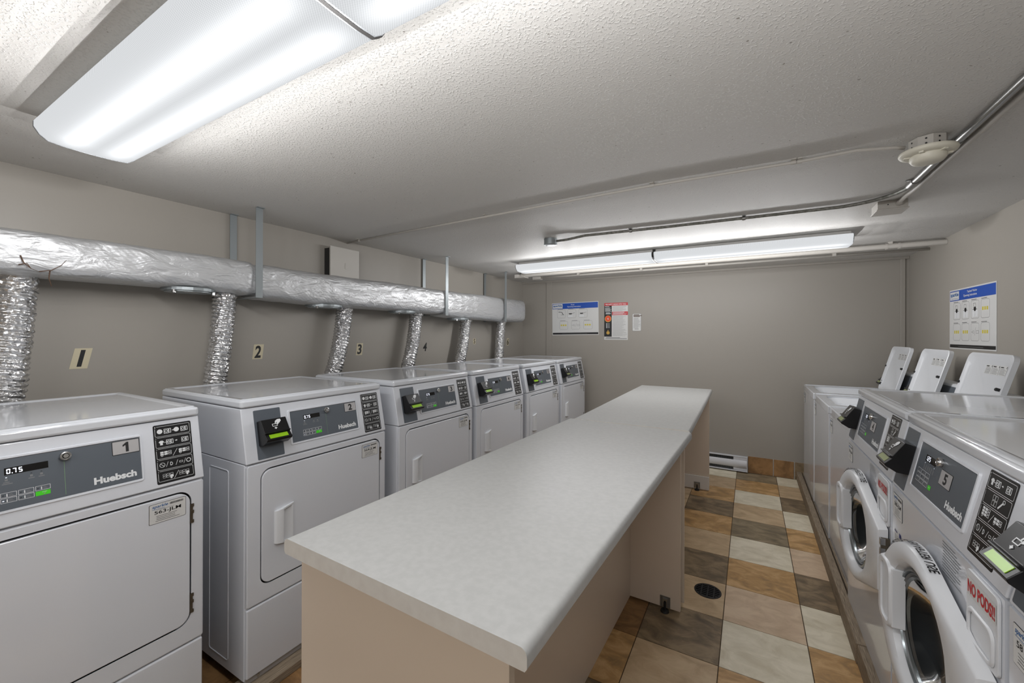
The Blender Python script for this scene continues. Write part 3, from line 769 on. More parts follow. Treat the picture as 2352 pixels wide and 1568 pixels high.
# ------------------------------------------------------------------ top-loading washers
def toploader(yl, X, lab, i):
    zb = .088; W = .660; D = .66; zt = .918 - zb
    t = thing('top_load_washer', lab, 'washing machine', (X, yl, zb), -PI / 2, 'top-loading washers with open lids')
    part('cabinet', 'tcab', lambda b: (b.box(.001, W - .001, .004, D, 0, zt - .045, 'enamel')), t, bevel=.004, segs=2)
    def f_top(b):
        O = rr(0, 0, W, D, .008, 6); I = rr(.085, .060, W - .085, .47, .07, 6)
        b.ring(O, I, zt - .043, zt, 'enamel_gloss')
        b.ring(rr(0, 0, W, D, .008, 6), rr(.012, .012, W - .012, D - .01, .006, 6), zt - .001, zt + .004, 'enamel_gloss', rr(.003, .003, W - .003, D - .003, .008, 6), rr(.010, .010, W - .010, D - .01, .006, 6))
    part('worktop', 'ttop', f_top, t, bevel=.003, segs=2)
    def f_tub(b):
        P = rr(.085, .060, W - .085, .47, .07, 6)
        n = len(P); Q = [(W / 2 + (x - W / 2) * .8, .265 + (y - .265) * .8) for x, y in P]
        b.add([(x, y, zt - .01) for x, y in P] + [(x, y, zt - .06) for x, y in Q] + [(x, y, zt - .35) for x, y in Q], [(k, (k + 1) % n, n + (k + 1) % n, n + k) for k in range(n)] + [(n + k, n + (k + 1) % n, 2 * n + (k + 1) % n, 2 * n + k) for k in range(n)] + [tuple(range(2 * n, 3 * n))], 'white_plastic')
    part('tub', 'ttub', f_tub, t, smooth=True, angle=40)
    # open lid, leaning back on its rear hinge
    lx0, lx1 = .112, .550; ang = math.radians(75)
    LT = Matrix.Translation((0, .500, zt + .006)) @ frame((0, 0, 0), (1, 0, 0), (0, math.cos(ang), math.sin(ang)))
    def f_l(b):
        b.T = LT
        O = rr(lx0, 0, lx1, .365, .035, 6); I = rr(lx0 + .028, .02, lx1 - .028, .335, .04, 6); I2 = rr(lx0 + .014, .008, lx1 - .014, .352, .036, 6)
        n = len(O); V = []; F = []
        for P, z in ((O, -.010), (O, .009), (rr(lx0 + .004, .004, lx1 - .004, .361, .033, 6), .012), (I2, .010), (I, -.003)): V += [(x, y, z) for x, y in P]
        for q in range(4):
            for k in range(n): F.append((q * n + k, q * n + (k + 1) % n, (q + 1) * n + (k + 1) % n, (q + 1) * n + k))
        F += [tuple(range(n - 1, -1, -1)), tuple(range(4 * n, 5 * n))]
        b.add(V, F, 'white_plastic')
    ld = part('lid', 'tlid', f_l, t, smooth=True, angle=35)
    def f_bump(b, xq=0):
        b.T = LT @ Matrix.Translation((xq, .20, 0)); b.lathe([(.007, -.003 if xq > .3 else .008), (.008, .013), (.006, .016), (.002, .016)], 'rubber', 12)
    for xq in (lx0 + .006, lx1 - .045): part('bumper', ('tbump', xq), lambda b, xq=xq: f_bump(b, xq), ld, smooth=True, angle=40)
    def f_lab(b):
        b.T = LT
        for k in range(3):
            x0 = .30 + k * .066; b.rect(x0, .265, x0 + .062, .312, -.0024, 'label_white'); b.rect(x0 + .004, .302, x0 + .030, .307, -.0020, 'print_black')
            b.lines(x0 + .004, x0 + .060, .296, .270, 6, .0018, -.0020, 'print_grey', k)
            b.rect(x0 + .054, .300, x0 + .058, .309, -.0018, 'print_black')
    part('lid_sticker', 'tlab', f_lab, ld)
    part('service_sticker', ('tst', i), f_service(.012, zt - .150, .085, .085, '%d-JLM' % (576 + i), FRONT() @ Matrix.Translation((0, 0, -.0036))), t)
    # rear console
    def f_con(b):
        P = [(.545, zt), (.590, zt + .165), (.600, zt + .170), (D, zt + .170), (D, zt)]
        V = [(x, y, z) for x in (.004, W - .004) for y, z in P]; n = 5
        b.add(V, [tuple(range(n)), tuple(range(2 * n - 1, n - 1, -1))] + [(k, k + n, (k + 1) % n + n, (k + 1) % n) for k in range(n)], 'white_plastic')
    cn = part('console', 'tcon', f_con, t, bevel=.006, segs=3)
    CT = frame((0, .545, zt), (1, 0, 0), (0, .045, .165))
    def f_cp(b):
        b.T = CT; b.prism([(.014, .012), (W - .014, .012), (W - .014, .158), (.014, .158)], .0005, .002, 'console_grey'); b.rect(.125, .02, .165, .15, .0024, 'display_black')
        b.text('Huebsch', .50, .03, .10, .02, .0026, 'print_white', .035)
        for r in range(3):
            for c in range(3): b.oring(.20 + c * .032, .04 + r * .018, .228 + c * .032, .054 + r * .018, .001, .001, .0026, 'print_white', 2)
    part('control_plate', 'tcp', f_cp, cn)
    card_reader(cn, .022, zb, 'lcd_dim', 'top', CT @ Matrix.Translation((0, -.035, 0)), False)
    return t
toploader(4.565, .425, 'white top-loading washer with open lid, farthest one beside the back wall', 0)
toploader(3.900, .428, 'white top-loading washer with open lid, middle one of the three', 1)
toploader(3.235, .433, 'white top-loading washer with open lid, behind washer 4 below the wall poster', 2)

# ------------------------------------------------------------------ timber kerbs under the machines
def f_k(b):
    b.box(.386, .424, 2.2, 4.70, 0, .086, 'weathered_wood')
tag(part('timber_beam', None, f_k, bevel=.004, segs=2), 'weathered timber beam on the floor under the top-loading washers by the back wall', 'timber', 'timber plinth pieces under the washers')
tag(part('timber_beam', None, lambda b: b.box(.390, .428, .36, 2.196, 0, .086, 'weathered_wood'), bevel=.004, segs=2), 'weathered timber beam on the floor under the front-loading washers', 'timber', 'timber plinth pieces under the washers')
tag(part('timber_deck', None, lambda b: b.box(.430, 1.12, .40, 4.70, 0, .086, 'weathered_wood'), bevel=.003, segs=1), 'timber deck carrying the washers along the right wall', 'timber')
tag(part('timber_plank', None, lambda b: b.box(-1.70, -1.588, .0, 4.55, 0, .033, 'weathered_wood'), bevel=.003, segs=2), 'thin weathered timber plank under the front edge of the dryers', 'timber')
tag(part('timber_plank', None, lambda b: b.box(-2.33, -2.22, .0, 4.55, 0, .033, 'weathered_wood'), bevel=.003, segs=2), 'thin timber plank under the rear edge of the dryers, mostly hidden', 'timber')

# ------------------------------------------------------------------ folding counters
def counter(near, p0, p1, w, lab, kick):
    # p0, p1: centre line on the floor; local y runs along the counter
    L_ = math.hypot(p1[0] - p0[0], p1[1] - p0[1]); rz = math.atan2(p1[1] - p0[1], p1[0] - p0[0]) - PI / 2
    t = thing('folding_counter', lab, 'counter', (p0[0], p0[1], 0), rz, 'white folding counters in the middle of the room')
    h = w / 2; zt = .888
    def f_t(b):
        r = .013; n = 5
        P = [(h - .002, zt - .034)]
        # bull-nosed long edges
        prof = [(-h, zt - .030), (-h, zt - r)] + [(-h + r - r * math.cos(a), zt - r + r * math.sin(a)) for a in [PI / 2 * k / n for k in range(1, n + 1)]]
        prof += [(h - r + r * math.sin(a), zt - r + r * math.cos(a)) for a in [PI / 2 * k / n for k in range(0, n)]] + [(h, zt - r), (h, zt - .030), (h - .004, zt - .036), (-h + .004, zt - .036)]
        V = [(x, y, z) for y in (0, L_) for x, z in prof]; n = len(prof)
        b.add(V, [(k, k + n, (k + 1) % n + n, (k + 1) % n) for k in range(n)], 'laminate')
        b.add(V, [tuple(range(n)), tuple(range(2 * n - 1, n - 1, -1))], 'laminate_edge')
    part('countertop', 'ct' + lab, f_t, t, smooth=True, angle=30)
    zu = zt - .037
    lo = -.012 if near else 0
    if near:
        part('end_panel', 'ce1' + lab, lambda b: b.box(-h + .020, h - .050, .030, .048, .004, zu, 'melamine'), t, bevel=.001, segs=1)
        part('back_panel', 'ce2' + lab, lambda b: b.box(.018, .036, .049, L_ - .035, .012, zu, 'melamine'), t, bevel=.001, segs=1)
        part('end_panel', 'ce3' + lab, lambda b: b.box(-h + .020, h - .045, L_ - .034, L_ - .016, .014, zu, 'melamine'), t, bevel=.001, segs=1)
        yy = L_ - .034
    else:
        part('end_panel', 'ce1' + lab, lambda b: b.box(-h + .020, h - .026, .012, .030, .014, zu, 'melamine'), t, bevel=.001, segs=1)
        part('back_panel', 'ce2' + lab, lambda b: b.box(.000, .018, .031, L_ - .035, .012, zu, 'melamine'), t, bevel=.001, segs=1)
        part('end_panel', 'ce3' + lab, lambda b: b.box(-h + .020, h - .020, L_ - .034, L_ - .016, .014, zu, 'melamine'), t, bevel=.001, segs=1)
        part('kickboard', 'ck' + lab, lambda b: b.box(-h + .020, h - .020, L_ - .050, L_ - .0345, .010, .124, 'melamine_white'), t, bevel=.003, segs=2)
        yy = L_ - .050
    fx = h - .115
    def f_br(b):
        b.box(fx - .024, fx + .024, yy - .004, yy, .018, .070, 'conduit_metal'); b.box(fx - .011, fx + .011, yy - .010, yy - .003, .022, .062, 'chrome')
        b.T = Matrix.Translation((fx, yy - .012, 0)); b.lathe([(.019, 0.0), (.021, .003), (.018, .010), (.006, .012), (.006, .045)], 'rubber', 18)
        b.T = frame((fx, yy - .0102, .044), (1, 0, 0), (0, 0, 1)); b.face(rr(-.004, -.008, .004, .008, .004, 4), .0004, 'print_black')
    part('levelling_foot', 'cf' + lab, f_br, t, smooth=False)
    return t
counter(True, (-.6145, .560), (-.5680, 2.193), .650, 'long white folding counter with rounded edges, nearest the camera', False)
counter(False, (-.5630, 2.217), (-.5900, 4.020), .612, 'farther white folding counter with kickboard, butted to the nearer one', True)

# ------------------------------------------------------------------ floor drain, heater
def f_dr(b):
    b.T = Matrix.Translation((-.190, 2.428, 0.0))
    n = 28; R = .066
    b.lathe([(R, 0.0), (R, .003), (R - .008, .0035), (R - .008, .001)], 'drain_iron', n, (False, False)); b.disc(0, 0, R - .006, .0008, 'display_black', n)
    for k in range(-3, 4):
        y = k * .017; hx = math.sqrt(max(0, (R - .008) ** 2 - y * y)); b.box(-hx, hx, y - .0035, y + .0035, .001, .0033, 'drain_iron')
    for k in (-1, 0, 1): b.box(k * .03 - .003, k * .03 + .003, -.055, .055, .001, .0030, 'drain_iron')
o = tag(part('floor_drain', None, f_dr), 'round black slotted grate in the tiled floor beside the counter', 'drain')
t = thing('baseboard_heater', 'white electric baseboard heater low on the back wall', 'heater', (-.4, YB - .055, 0))
def f_ht(b):
    b.box(-.35, .385, .050, .054, .012, .158, 'heater_white'); b.box(-.35, .385, 0.012, .054, .150, .158, 'heater_white'); b.box(-.35, .385, .004, .054, .012, .020, 'heater_white')
    b.box(.378, .386, .008, .054, .010, .160, 'heater_white'); b.box(-.352, -.344, .008, .054, .010, .160, 'heater_white')
part('casing', None, f_ht, t, bevel=.002, segs=2)
def f_hf(b):
    P = [(.010, .122), (.000, .108), (-.004, .085), (.000, .062), (.010, .052), (.016, .054), (.006, .068), (.002, .085), (.006, .104), (.016, .118)]
    V = [(x, y, z) for x in (-.345, .379) for y, z in P]; n = len(P)
    b.add(V, [tuple(range(n)), tuple(range(2 * n - 1, n - 1, -1))] + [(k, k + n, (k + 1) % n + n, (k + 1) % n) for k in range(n)], 'heater_white')
part('front_cover', None, f_hf, t, smooth=True, angle=50)
def f_hj(b):
    b.box(.262, .378, .014, .050, .022, .149, 'heater_white')
part('junction_cover', None, f_hj, t, bevel=.002, segs=1)
def f_hfin(b):
    for k in range(86): b.box(-.34 + k * .007, -.3385 + k * .007, .022, .048, .030, .140, 'galvanised')
    b.box(-.344, .262, .046, .0495, .022, .149, 'print_black')
part('heating_fins', None, f_hfin, t)

# ------------------------------------------------------------------ light fixtures
def light(x0, x1, yc, lab, row):
    L_ = x1 - x0; h = L_ / 2
    t = thing('ceiling_light', lab, 'ceiling light', (x0 + h, yc, CE), 0, 'fluorescent ceiling lights with ribbed lenses')
    part('housing', 'lh', lambda b: b.box(-h + .006, h - .006, -.070, .070, -.042, -.0005, 'fixture_white'), t, bevel=.003, segs=1)
    prof = [(-.100, -.026), (-.124, -.034), (-.124, -.050), (-.112, -.070), (-.094, -.084), (-.060, -.088), (0, -.089), (.060, -.088), (.094, -.084), (.112, -.070), (.124, -.050), (.124, -.034), (.100, -.026)]
    def f_lens(b):
        V = [(x, y, z) for x in (-h + .004, h - .004) for y, z in prof]; n = len(prof)
        b.add(V, [(k, k + n, (k + 1) % n + n, (k + 1) % n) for k in range(n - 1)], 'lamp_lens')
    part('lens', 'll', f_lens, t, smooth=True, angle=25)
    def f_cap(b):
        for x in (-h, h - .0035):
            V = [(xx, y * 1.01, z - .0008) for xx in (x, x + .0035) for y, z in prof]; n = len(prof)
            b.add(V, [tuple(range(n)), tuple(range(2 * n - 1, n - 1, -1))] + [(k, k + n, (k + 1) % n + n, (k + 1) % n) for k in range(n)], 'lamp_cap')
        b.box(-h + .004, h - .004, -.099, .099, -.0275, -.0255, 'fixture_white')
    part('end_caps', 'lc', f_cap, t)
    if x1 > 0: part('gap_shade', 'ljs', lambda b: b.add([(x, y * 1.03, z * 1.02) for x in (-h - .0092, -h - .0005) for y, z in prof], [tuple(range(13)), tuple(range(25, 12, -1))] + [(k, k + 13, (k + 1) % 13 + 13, (k + 1) % 13) for k in range(13)], 'dark_gap'), t)  # added dark fill, paints the shade of the gap between two lenses
    # the fixture's own light, strung along its tubes just below the lens
    for k in range(16):
        ld = bpy.data.lights.new('tube_light', 'POINT'); ld.energy = TUBE_W[row] / 2 * (.6 if (x1 > 0 and k > 12) or (x1 < 0 and k < 3) else 1.05); ld.shadow_soft_size = 0.0; ld.color = (0.985, 0.985, 1.0)
        lo = bpy.data.objects.new('tube_light', ld); C.objects.link(lo); lo.parent = t; lo.location = (-h + (k + .5) * L_ / 16, .055 * math.sin(k * 2.4), -.155 - .030 * ((k * 7) % 5) / 4)
    return t
for yc, which in ((.482, 'nearer'), (3.452, 'farther'), (-1.75, 'rear')):  # rear pair is unseen, added to light the fronts from behind the camera
    n_ = which + ' pair' if which != 'rear' else 'unseen fill pair added behind the camera'
    light(-1.885, -.662, yc, 'wrap-around fluorescent ceiling light, left half of the ' + n_, which)
    light(-.652, .571, yc, 'wrap-around fluorescent ceiling light, right half of the ' + n_, which)

# ------------------------------------------------------------------ ceiling conduits and boxes
def arc(path, r=.0, n=6):
    """round the corners of a polyline"""
    P = [Vector(p) for p in path]; out = [P[0]]
    for a, c, d in zip(P, P[1:], P[2:]):
        q = min(r, (c - a).length * .45, (d - c).length * .45); s0 = c + (a - c).normalized() * q; s1 = c + (d - c).normalized() * q
        for k in range(n + 1):
            f = k / n; out.append(s0 * (1 - f) ** 2 + c * 2 * f * (1 - f) + s1 * f * f)
    out.append(P[-1]); return out
def straps(parent, org, pts, r, mt):
    for (x, y, z, d) in pts:
        part('pipe_strap', None, lambda b, q=(x, y, z, d): (loc(b, org), one_strap(b, q, r, mt)), parent)
def one_strap(b, q, r, mt):
    for (x, y, z, d) in (q,):
        if d == 'x': b.box(x - .008, x + .008, y - r - .016, y + r + .016, z + r - .001, CE + .0005, mt); b.tube([(x - .008, y, z), (x + .008, y, z)], r + .0018, mt, 12)
        else: b.box(x - r - .016, x + r + .016, y - .008, y + .008, z + r - .001, CE + .0005, mt); b.tube([(x, y - .008, z), (x, y + .008, z)], r + .0018, mt, 12)
zc = CE - .0125
t = thing('electrical_conduit', 'bare grey metal conduit curving across the ceiling towards the upper right', 'conduit', (-1.17, 2.66, CE))
def loc(b, p=(-1.17, 2.66, CE)): b.T = Matrix.Translation((-p[0], -p[1], -p[2]))
R_ = random.Random(2)
path = [(-1.17, 2.650, CE - .024), (-1.09, 2.645, CE - .024), (-.96, 2.640, zc), (-.4, 2.676, zc), (.05, 2.690, zc), (.40, 2.700, zc)] + [(.60 - .20 * math.cos(a) * 0 - .22 + .235 * math.sin(a), 2.465 + .235 * math.cos(a), zc) for a in [PI / 2 * k / 8 for k in range(1, 9)]] + [(.615, 2.40, zc)]
def f_c1(b): loc(b); b.tube(path, .0085, 'cable_grey', 10)
part('flexible_section', None, f_c1, t, smooth=True)
def f_c2(b): loc(b); b.tube([(.615, 2.44, zc), (.617, YF + .002, zc)], .0115, 'conduit_metal', 16); b.tube([(.615, 2.47, zc), (.615, 2.40, zc)], .0145, 'conduit_metal', 16); b.tube([(.615, 2.03, zc), (.615, 1.97, zc)], .0148, 'conduit_metal', 16)
part('rigid_pipe', None, f_c2, t, smooth=True, angle=40)
straps(t, (-1.17, 2.66, CE), [(-.66, 2.660, zc, 'x'), (-.03, 2.689, zc, 'x'), (.615, 2.42, zc, 'y'), (.617, 2.00, zc, 'y'), (.617, .9, zc, 'y')], .010, 'conduit_metal')
def f_rb(b):
    b.T = Matrix.Translation((-1.222, 2.664, CE)); b.lathe([(.046, 0), (.046, -.036), (.048, -.037), (.048, -.042), (.044, -.044), (.0, -.044)][::-1], 'galvanised', 28, (False, True))
    for k in (-1, 1): b.T = Matrix.Translation((-1.222 + k * .034, 2.664, CE - .046)); b.lathe([(.004, 0), (.004, .003)], 'chrome', 8)
tag(part('junction_box', None, f_rb, smooth=True, angle=40), 'round grey metal junction box on the ceiling at the left end of the grey conduit', 'junction box')
def f_sb(b):
    b.box(.560, .676, 2.735, 2.855, CE - .040, CE - .0005, 'conduit_paint'); b.box(.556, .680, 2.731, 2.859, CE - .046, CE - .040, 'conduit_paint')
    for x in (.60, .64): b.T = frame((x, 2.7345, CE - .02), (1, 0, 0), (0, 0, 1)); b.disc(0, 0, .003, .0004, 'print_black', 8)
tag(part('junction_box', None, f_sb, bevel=.002, segs=2), 'square white-painted junction box on the ceiling above the washers', 'junction box')
t2 = part('painted_conduit', None, lambda b: (b.tube(arc([(.640, 2.738, CE - .020), (.644, 2.66, CE - .012), (.650, 2.5, CE - .012), (.650, YF + .002, CE - .012)], .05), .009, 'conduit_paint', 12), b.tube([(.641, 2.71, CE - .018), (.640, 2.738, CE - .020)], .013, 'conduit_paint', 12)), smooth=True, angle=50)
tag(t2, 'white-painted conduit on the ceiling running alongside the bare grey pipe', 'conduit')
# thin conduit to the smoke detector
t = thing('painted_conduit', 'thin white-painted conduit crossing the ceiling to the smoke detector', 'conduit', (-2.56, 2.0, CE))
def f_t1(b):
    loc(b, (-2.56, 2.0, CE)); z = CE - .0085
    b.tube([(-2.562, 2.02, z), (-1.3, 1.955, z), (-.38, 1.915, z), (.16, 1.93, z), (.33, 1.915, z), (.44, 1.935, CE - .014), (.470, 1.94, CE - .020)], .0062, 'conduit_paint', 10)
part('pipe', None, f_t1, t, smooth=True)
straps(t, (-2.56, 2.0, CE), [(-2.42, 2.012, CE - .0085, 'x'), (-1.30, 1.955, CE - .0085, 'x'), (-.38, 1.915, CE - .0085, 'x'), (.145, 1.928, CE - .0085, 'x'), (.165, 1.93, CE - .0085, 'x')], .0065, 'conduit_paint')
# smoke detector
SX, SY = .530, 1.945
t = thing('smoke_detector', 'round cream smoke detector hanging from a box on the ceiling', 'smoke detector', (SX, SY, CE))
def f_sd(b):
    b.lathe([(.0, -.001), (.050, -.001), (.050, -.042), (.0, -.042)][1:3], 'conduit_paint', 8)
    for a in (200, 250, 290):
        q = math.radians(a); c = Vector((math.cos(q), math.sin(q), 0)); b.T = frame(c * .0478 + Vector((0, 0, -.018)), (-math.sin(q), math.cos(q), 0), (0, 0, 1)); b.disc(0, .006, .003, .0006, 'print_black', 8); b.disc(0, -.010, .003, .0006, 'print_black', 8)
part('mounting_box', None, f_sd, t)
def f_sb2(b): b.lathe([(.074, -.040), (.076, -.046), (.073, -.052), (.060, -.056), (.045, -.057)], 'detector', 36)
part('base_ring', None, f_sb2, t, smooth=True, angle=50)
def f_sh(b):
    b.lathe([(.047, -.056), (.047, -.070), (.040, -.080), (.024, -.084), (.0, -.085)], 'detector', 36, (False, False))
    for a in range(0, 360, 60):
        q = math.radians(a); b.T = Matrix.Rotation(q, 4, 'Z'); b.box(.044, .062, -.006, .006, -.060, -.054, 'detector')
part('sensor_head', None, f_sh, t, smooth=True, angle=50)
# pipes by the back wall
t = thing('sprinkler_pipe', 'thick white-painted pipe along the ceiling behind the farther lights', 'pipe', (-2.2, 3.95, CE))
def f_bp(b):
    loc(b, (-2.2, 3.95, CE)); z = CE - .030
    b.tube(arc([(-2.20, 3.99, z), (-1.95, 3.975, z), (XR - .001, 3.95, z)], .1), .019, 'conduit_paint', 16)
part('pipe', None, f_bp, t, smooth=True, angle=50)
z = CE - .030; O2 = (-2.2, 3.95, CE)
for x in (-2.17, .86, .93): part('pipe_coupling', None, lambda b, x=x: (loc(b, O2), b.tube([(x - .006, 3.955 if x > 0 else 3.988, z), (x + .006, 3.955 if x > 0 else 3.988, z)], .0225, 'conduit_paint', 16)), t, smooth=True, angle=40)
for x in (-2.14, -1.25, .10, .88): part('pipe_hanger', None, lambda b, x=x: (loc(b, O2), b.box(x - .010, x + .010, 3.935, 3.99, z + .015, CE + .0005, 'conduit_paint')), t)
part('mounting_bracket', None, lambda b: (loc(b, O2), b.box(-2.24, -2.12, 3.94, 4.04, CE - .055, CE - .045, 'conduit_paint'), b.box(-2.24, -2.20, 3.94, 4.04, CE - .045, CE - .020, 'conduit_paint')), t)
t = thing('painted_conduit', 'thin white-painted conduit along the ceiling closest to the back wall', 'conduit', (-2.1, 4.27, CE))
def f_bs(b): loc(b, (-2.1, 4.27, CE)); b.tube([(-2.09, 4.30, CE - .022), (-1.4, 4.27, CE - .022), (XR - .001, 4.262, CE - .022)], .0105, 'conduit_paint', 12)
part('pipe', None, f_bs, t, smooth=True)
O3 = (-2.1, 4.27, CE)
part('pull_box', None, lambda b: (loc(b, O3), b.box(-2.185, -2.09, 4.265, 4.335, CE - .040, CE - .006, 'conduit_paint')), t, bevel=.002, segs=1)
for x in (-1.62, -.95, -.35, .60): part('pipe_support', None, lambda b, x=x: (loc(b, O3), b.box(x - .012, x + .012, 4.245, 4.29, CE - .026, CE + .0005, 'conduit_paint')), t)

# ------------------------------------------------------------------ insulated duct
DUCT = [(-.30, 1.590, 1.735), (.30, 1.590, 1.735), (1.16, 1.585, 1.738), (1.24, 1.572, 1.738), (1.30, 1.565, 1.735), (2.0, 1.550, 1.735), (2.80, 1.550, 1.740), (2.88, 1.535, 1.745), (3.10, 1.520, 1.745), (3.80, 1.515, 1.750), (3.88, 1.518, 1.755), (4.28, 1.520, 1.762), (4.36, 1.535, 1.755)]
def duct_z(y):
    for a, c in zip(DUCT, DUCT[1:]):
        if y <= c[0]:
            f = max(0, (y - a[0]) / (c[0] - a[0])); return a[1] + (c[1] - a[1]) * f, a[2] + (c[2] - a[2]) * f
    return DUCT[-1][1:]
t = thing('exhaust_duct', 'foil-wrapped exhaust duct hung along the left wall above the dryers', 'duct', (-2.42, -.3, 1.65))
HX0, HX1 = -2.540, -2.292
def f_duct(b):
    R = random.Random(11); ny = 330; nk = 44; V = []; F = []
    from mathutils import noise
    y0, y1 = -.30, 4.37
    for i in range(ny + 1):
        y = y0 + (y1 - y0) * i / ny; zb_, zt_ = duct_z(y)
        hz = (zt_ - zb_) / 2 + .010; hx = (HX1 - HX0) / 2; cx = (HX0 + HX1) / 2; czz = (zt_ + zb_) / 2 + .004
        e = max(0.0, (y - 4.25) / .12); sc = math.sqrt(max(0.0, 1 - min(1, e) ** 2.5)) if e > 0 else 1
        if i == ny: sc = .02
        pin = sum(math.exp(-((y - h) / .022) ** 2) for h in (1.24, 2.83, 3.82)) * .022
        for k in range(nk):
            a = 2 * PI * k / nk; ca, sa = math.cos(a), math.sin(a); pw = .45
            x = math.copysign(abs(ca) ** pw, ca) * hx; z = math.copysign(abs(sa) ** pw, sa) * hz
            # wrinkles: fans that run down and along from the hangers
            u = y * 9 + z * 16; near = sum(math.exp(-max(0, (y - h)) / .55) if y > h else math.exp((y - h) / .12) for h in (1.24, 2.83)) + .15 + .8 * math.exp(-((y - .75) / .25) ** 2)
            near = min(near, 1.1)
            q = noise.noise(Vector((x * 3, u, z * 5))) * .55 + noise.noise(Vector((x * 9, y * 24 + z * 40, z * 12))) * .35
            r = 1 + (q * .085 * near) + noise.noise(Vector((x * 6, y * 3, z * 6))) * .03 - pin / hz * .5
            if ca < 0: r = min(r, 1.0)
            r2 = min(r * sc, 1.06) if sc == 1 else r * sc
            V.append((cx + x * r2 + 2.42, y + .3, czz + z * r2 - 1.65 - (math.sin(y * 5) * .003)))
    for i in range(ny):
        for k in range(nk): F.append((i * nk + k, i * nk + (k + 1) % nk, (i + 1) * nk + (k + 1) % nk, (i + 1) * nk + k))
    F += [tuple(range(nk - 1, -1, -1)), tuple(range(ny * nk, (ny + 1) * nk))]
    b.add(V, F, 'foil_wrap')
part('foil_wrap', None, f_duct, t, smooth=True)
# torn tape strands
def f_tape(b):
    loc(b, (-2.42, -.3, 1.65))
    x = HX1 + .004; Z = 1.605
    for P in ([(x, .405, 1.645), (x + .004, .412, 1.62), (x + .004, .430, 1.60), (x, .450, 1.592)], [(x, .450, 1.592), (x + .008, .480, 1.600), (x + .010, .505, 1.622), (x + .006, .520, 1.645)],
              [(x, .478, 1.600), (x + .006, .474, 1.570), (x + .010, .480, 1.540)], [(x, .40, 1.61), (x + .005, .42, 1.618), (x + .003, .43, 1.60)]):
        b.tube(P, lambda i: .0022 - i * .0005, 'rust', 6)
part('torn_tape', None, f_tape, t, smooth=True)
# access hatches under the duct
for (ya, yb) in ((.86, 1.08), (1.60, 1.84), (2.30, 2.53), (3.03, 3.25)):
    def f_pl(b, ya=ya, yb=yb):
        loc(b, (-2.42, -.3, 1.65)); zz = min(duct_z(ya)[0], duct_z(yb)[0]) - .014; n = 32
        cy = (ya + yb) / 2; ry = (yb - ya) / 2
        P = [(-2.405 + .10 * math.cos(2 * PI * k / n), cy + ry * math.sin(2 * PI * k / n)) for k in range(n)]; Q = [(-2.405 + .086 * math.cos(2 * PI * k / n), cy + ry * .88 * math.sin(2 * PI * k / n)) for k in range(n)]
        b.prism(P, zz, zz + .014, 'galvanised'); b.prism(Q, zz - .006, zz, 'galvanised')
        b.rect(-2.40, cy - .03, -2.36, cy + .03, zz - .0064, 'label_white')
        for s in (-1, 1): b.T = b.T @ Matrix.Translation((-2.35, cy + s * ry * .75, zz)); b.lathe([(.008, -.014), (.008, 0)], 'chrome', 8); b.T = Matrix.Translation((2.42, .3, -1.65))
    part('access_hatch', None, f_pl, t)

# hangers
for k, (h, xf) in enumerate(((1.243, -2.286), (2.832, -2.288), (3.822, -2.282))):
    zb_, zt_ = duct_z(h); wd = .018
    nm = ['nearest dryer 2', 'above dryer 4', 'above dryer 6'][k]
    t = thing('duct_hanger', ['galvanised strap hanger on the duct, the nearest one with the broadest straps', 'galvanised strap hanger on the duct, the middle one above dryer 4', 'galvanised strap hanger on the duct, the farthest one near the back wall'][k], 'hanger', (-2.42, h, CE), 0, 'galvanised strap hangers carrying the duct')
    xb = -2.550
    def f_hg(b, x=0, s=1):
        b.box(x - .002, x + .002, -wd, wd, zb_ - CE - .012, -.0005, 'galvanised')
        b.box(x - .002, x + .022 * s, -wd, wd, -.003, -.0003, 'galvanised') if s > 0 else b.box(x - .022, x + .002, -wd, wd, -.003, -.0003, 'galvanised')
    part('strap', None, lambda b, xf=xf: f_hg(b, xf + 2.42, 1), t)
    part('strap', None, lambda b: f_hg(b, xb + 2.42, 1), t)
    part('crossbar', None, lambda b, xf=xf: b.box(xb + 2.42 - .002, xf + 2.42 + .002, -wd, wd, zb_ - CE - .014, zb_ - CE - .012, 'galvanised'), t)

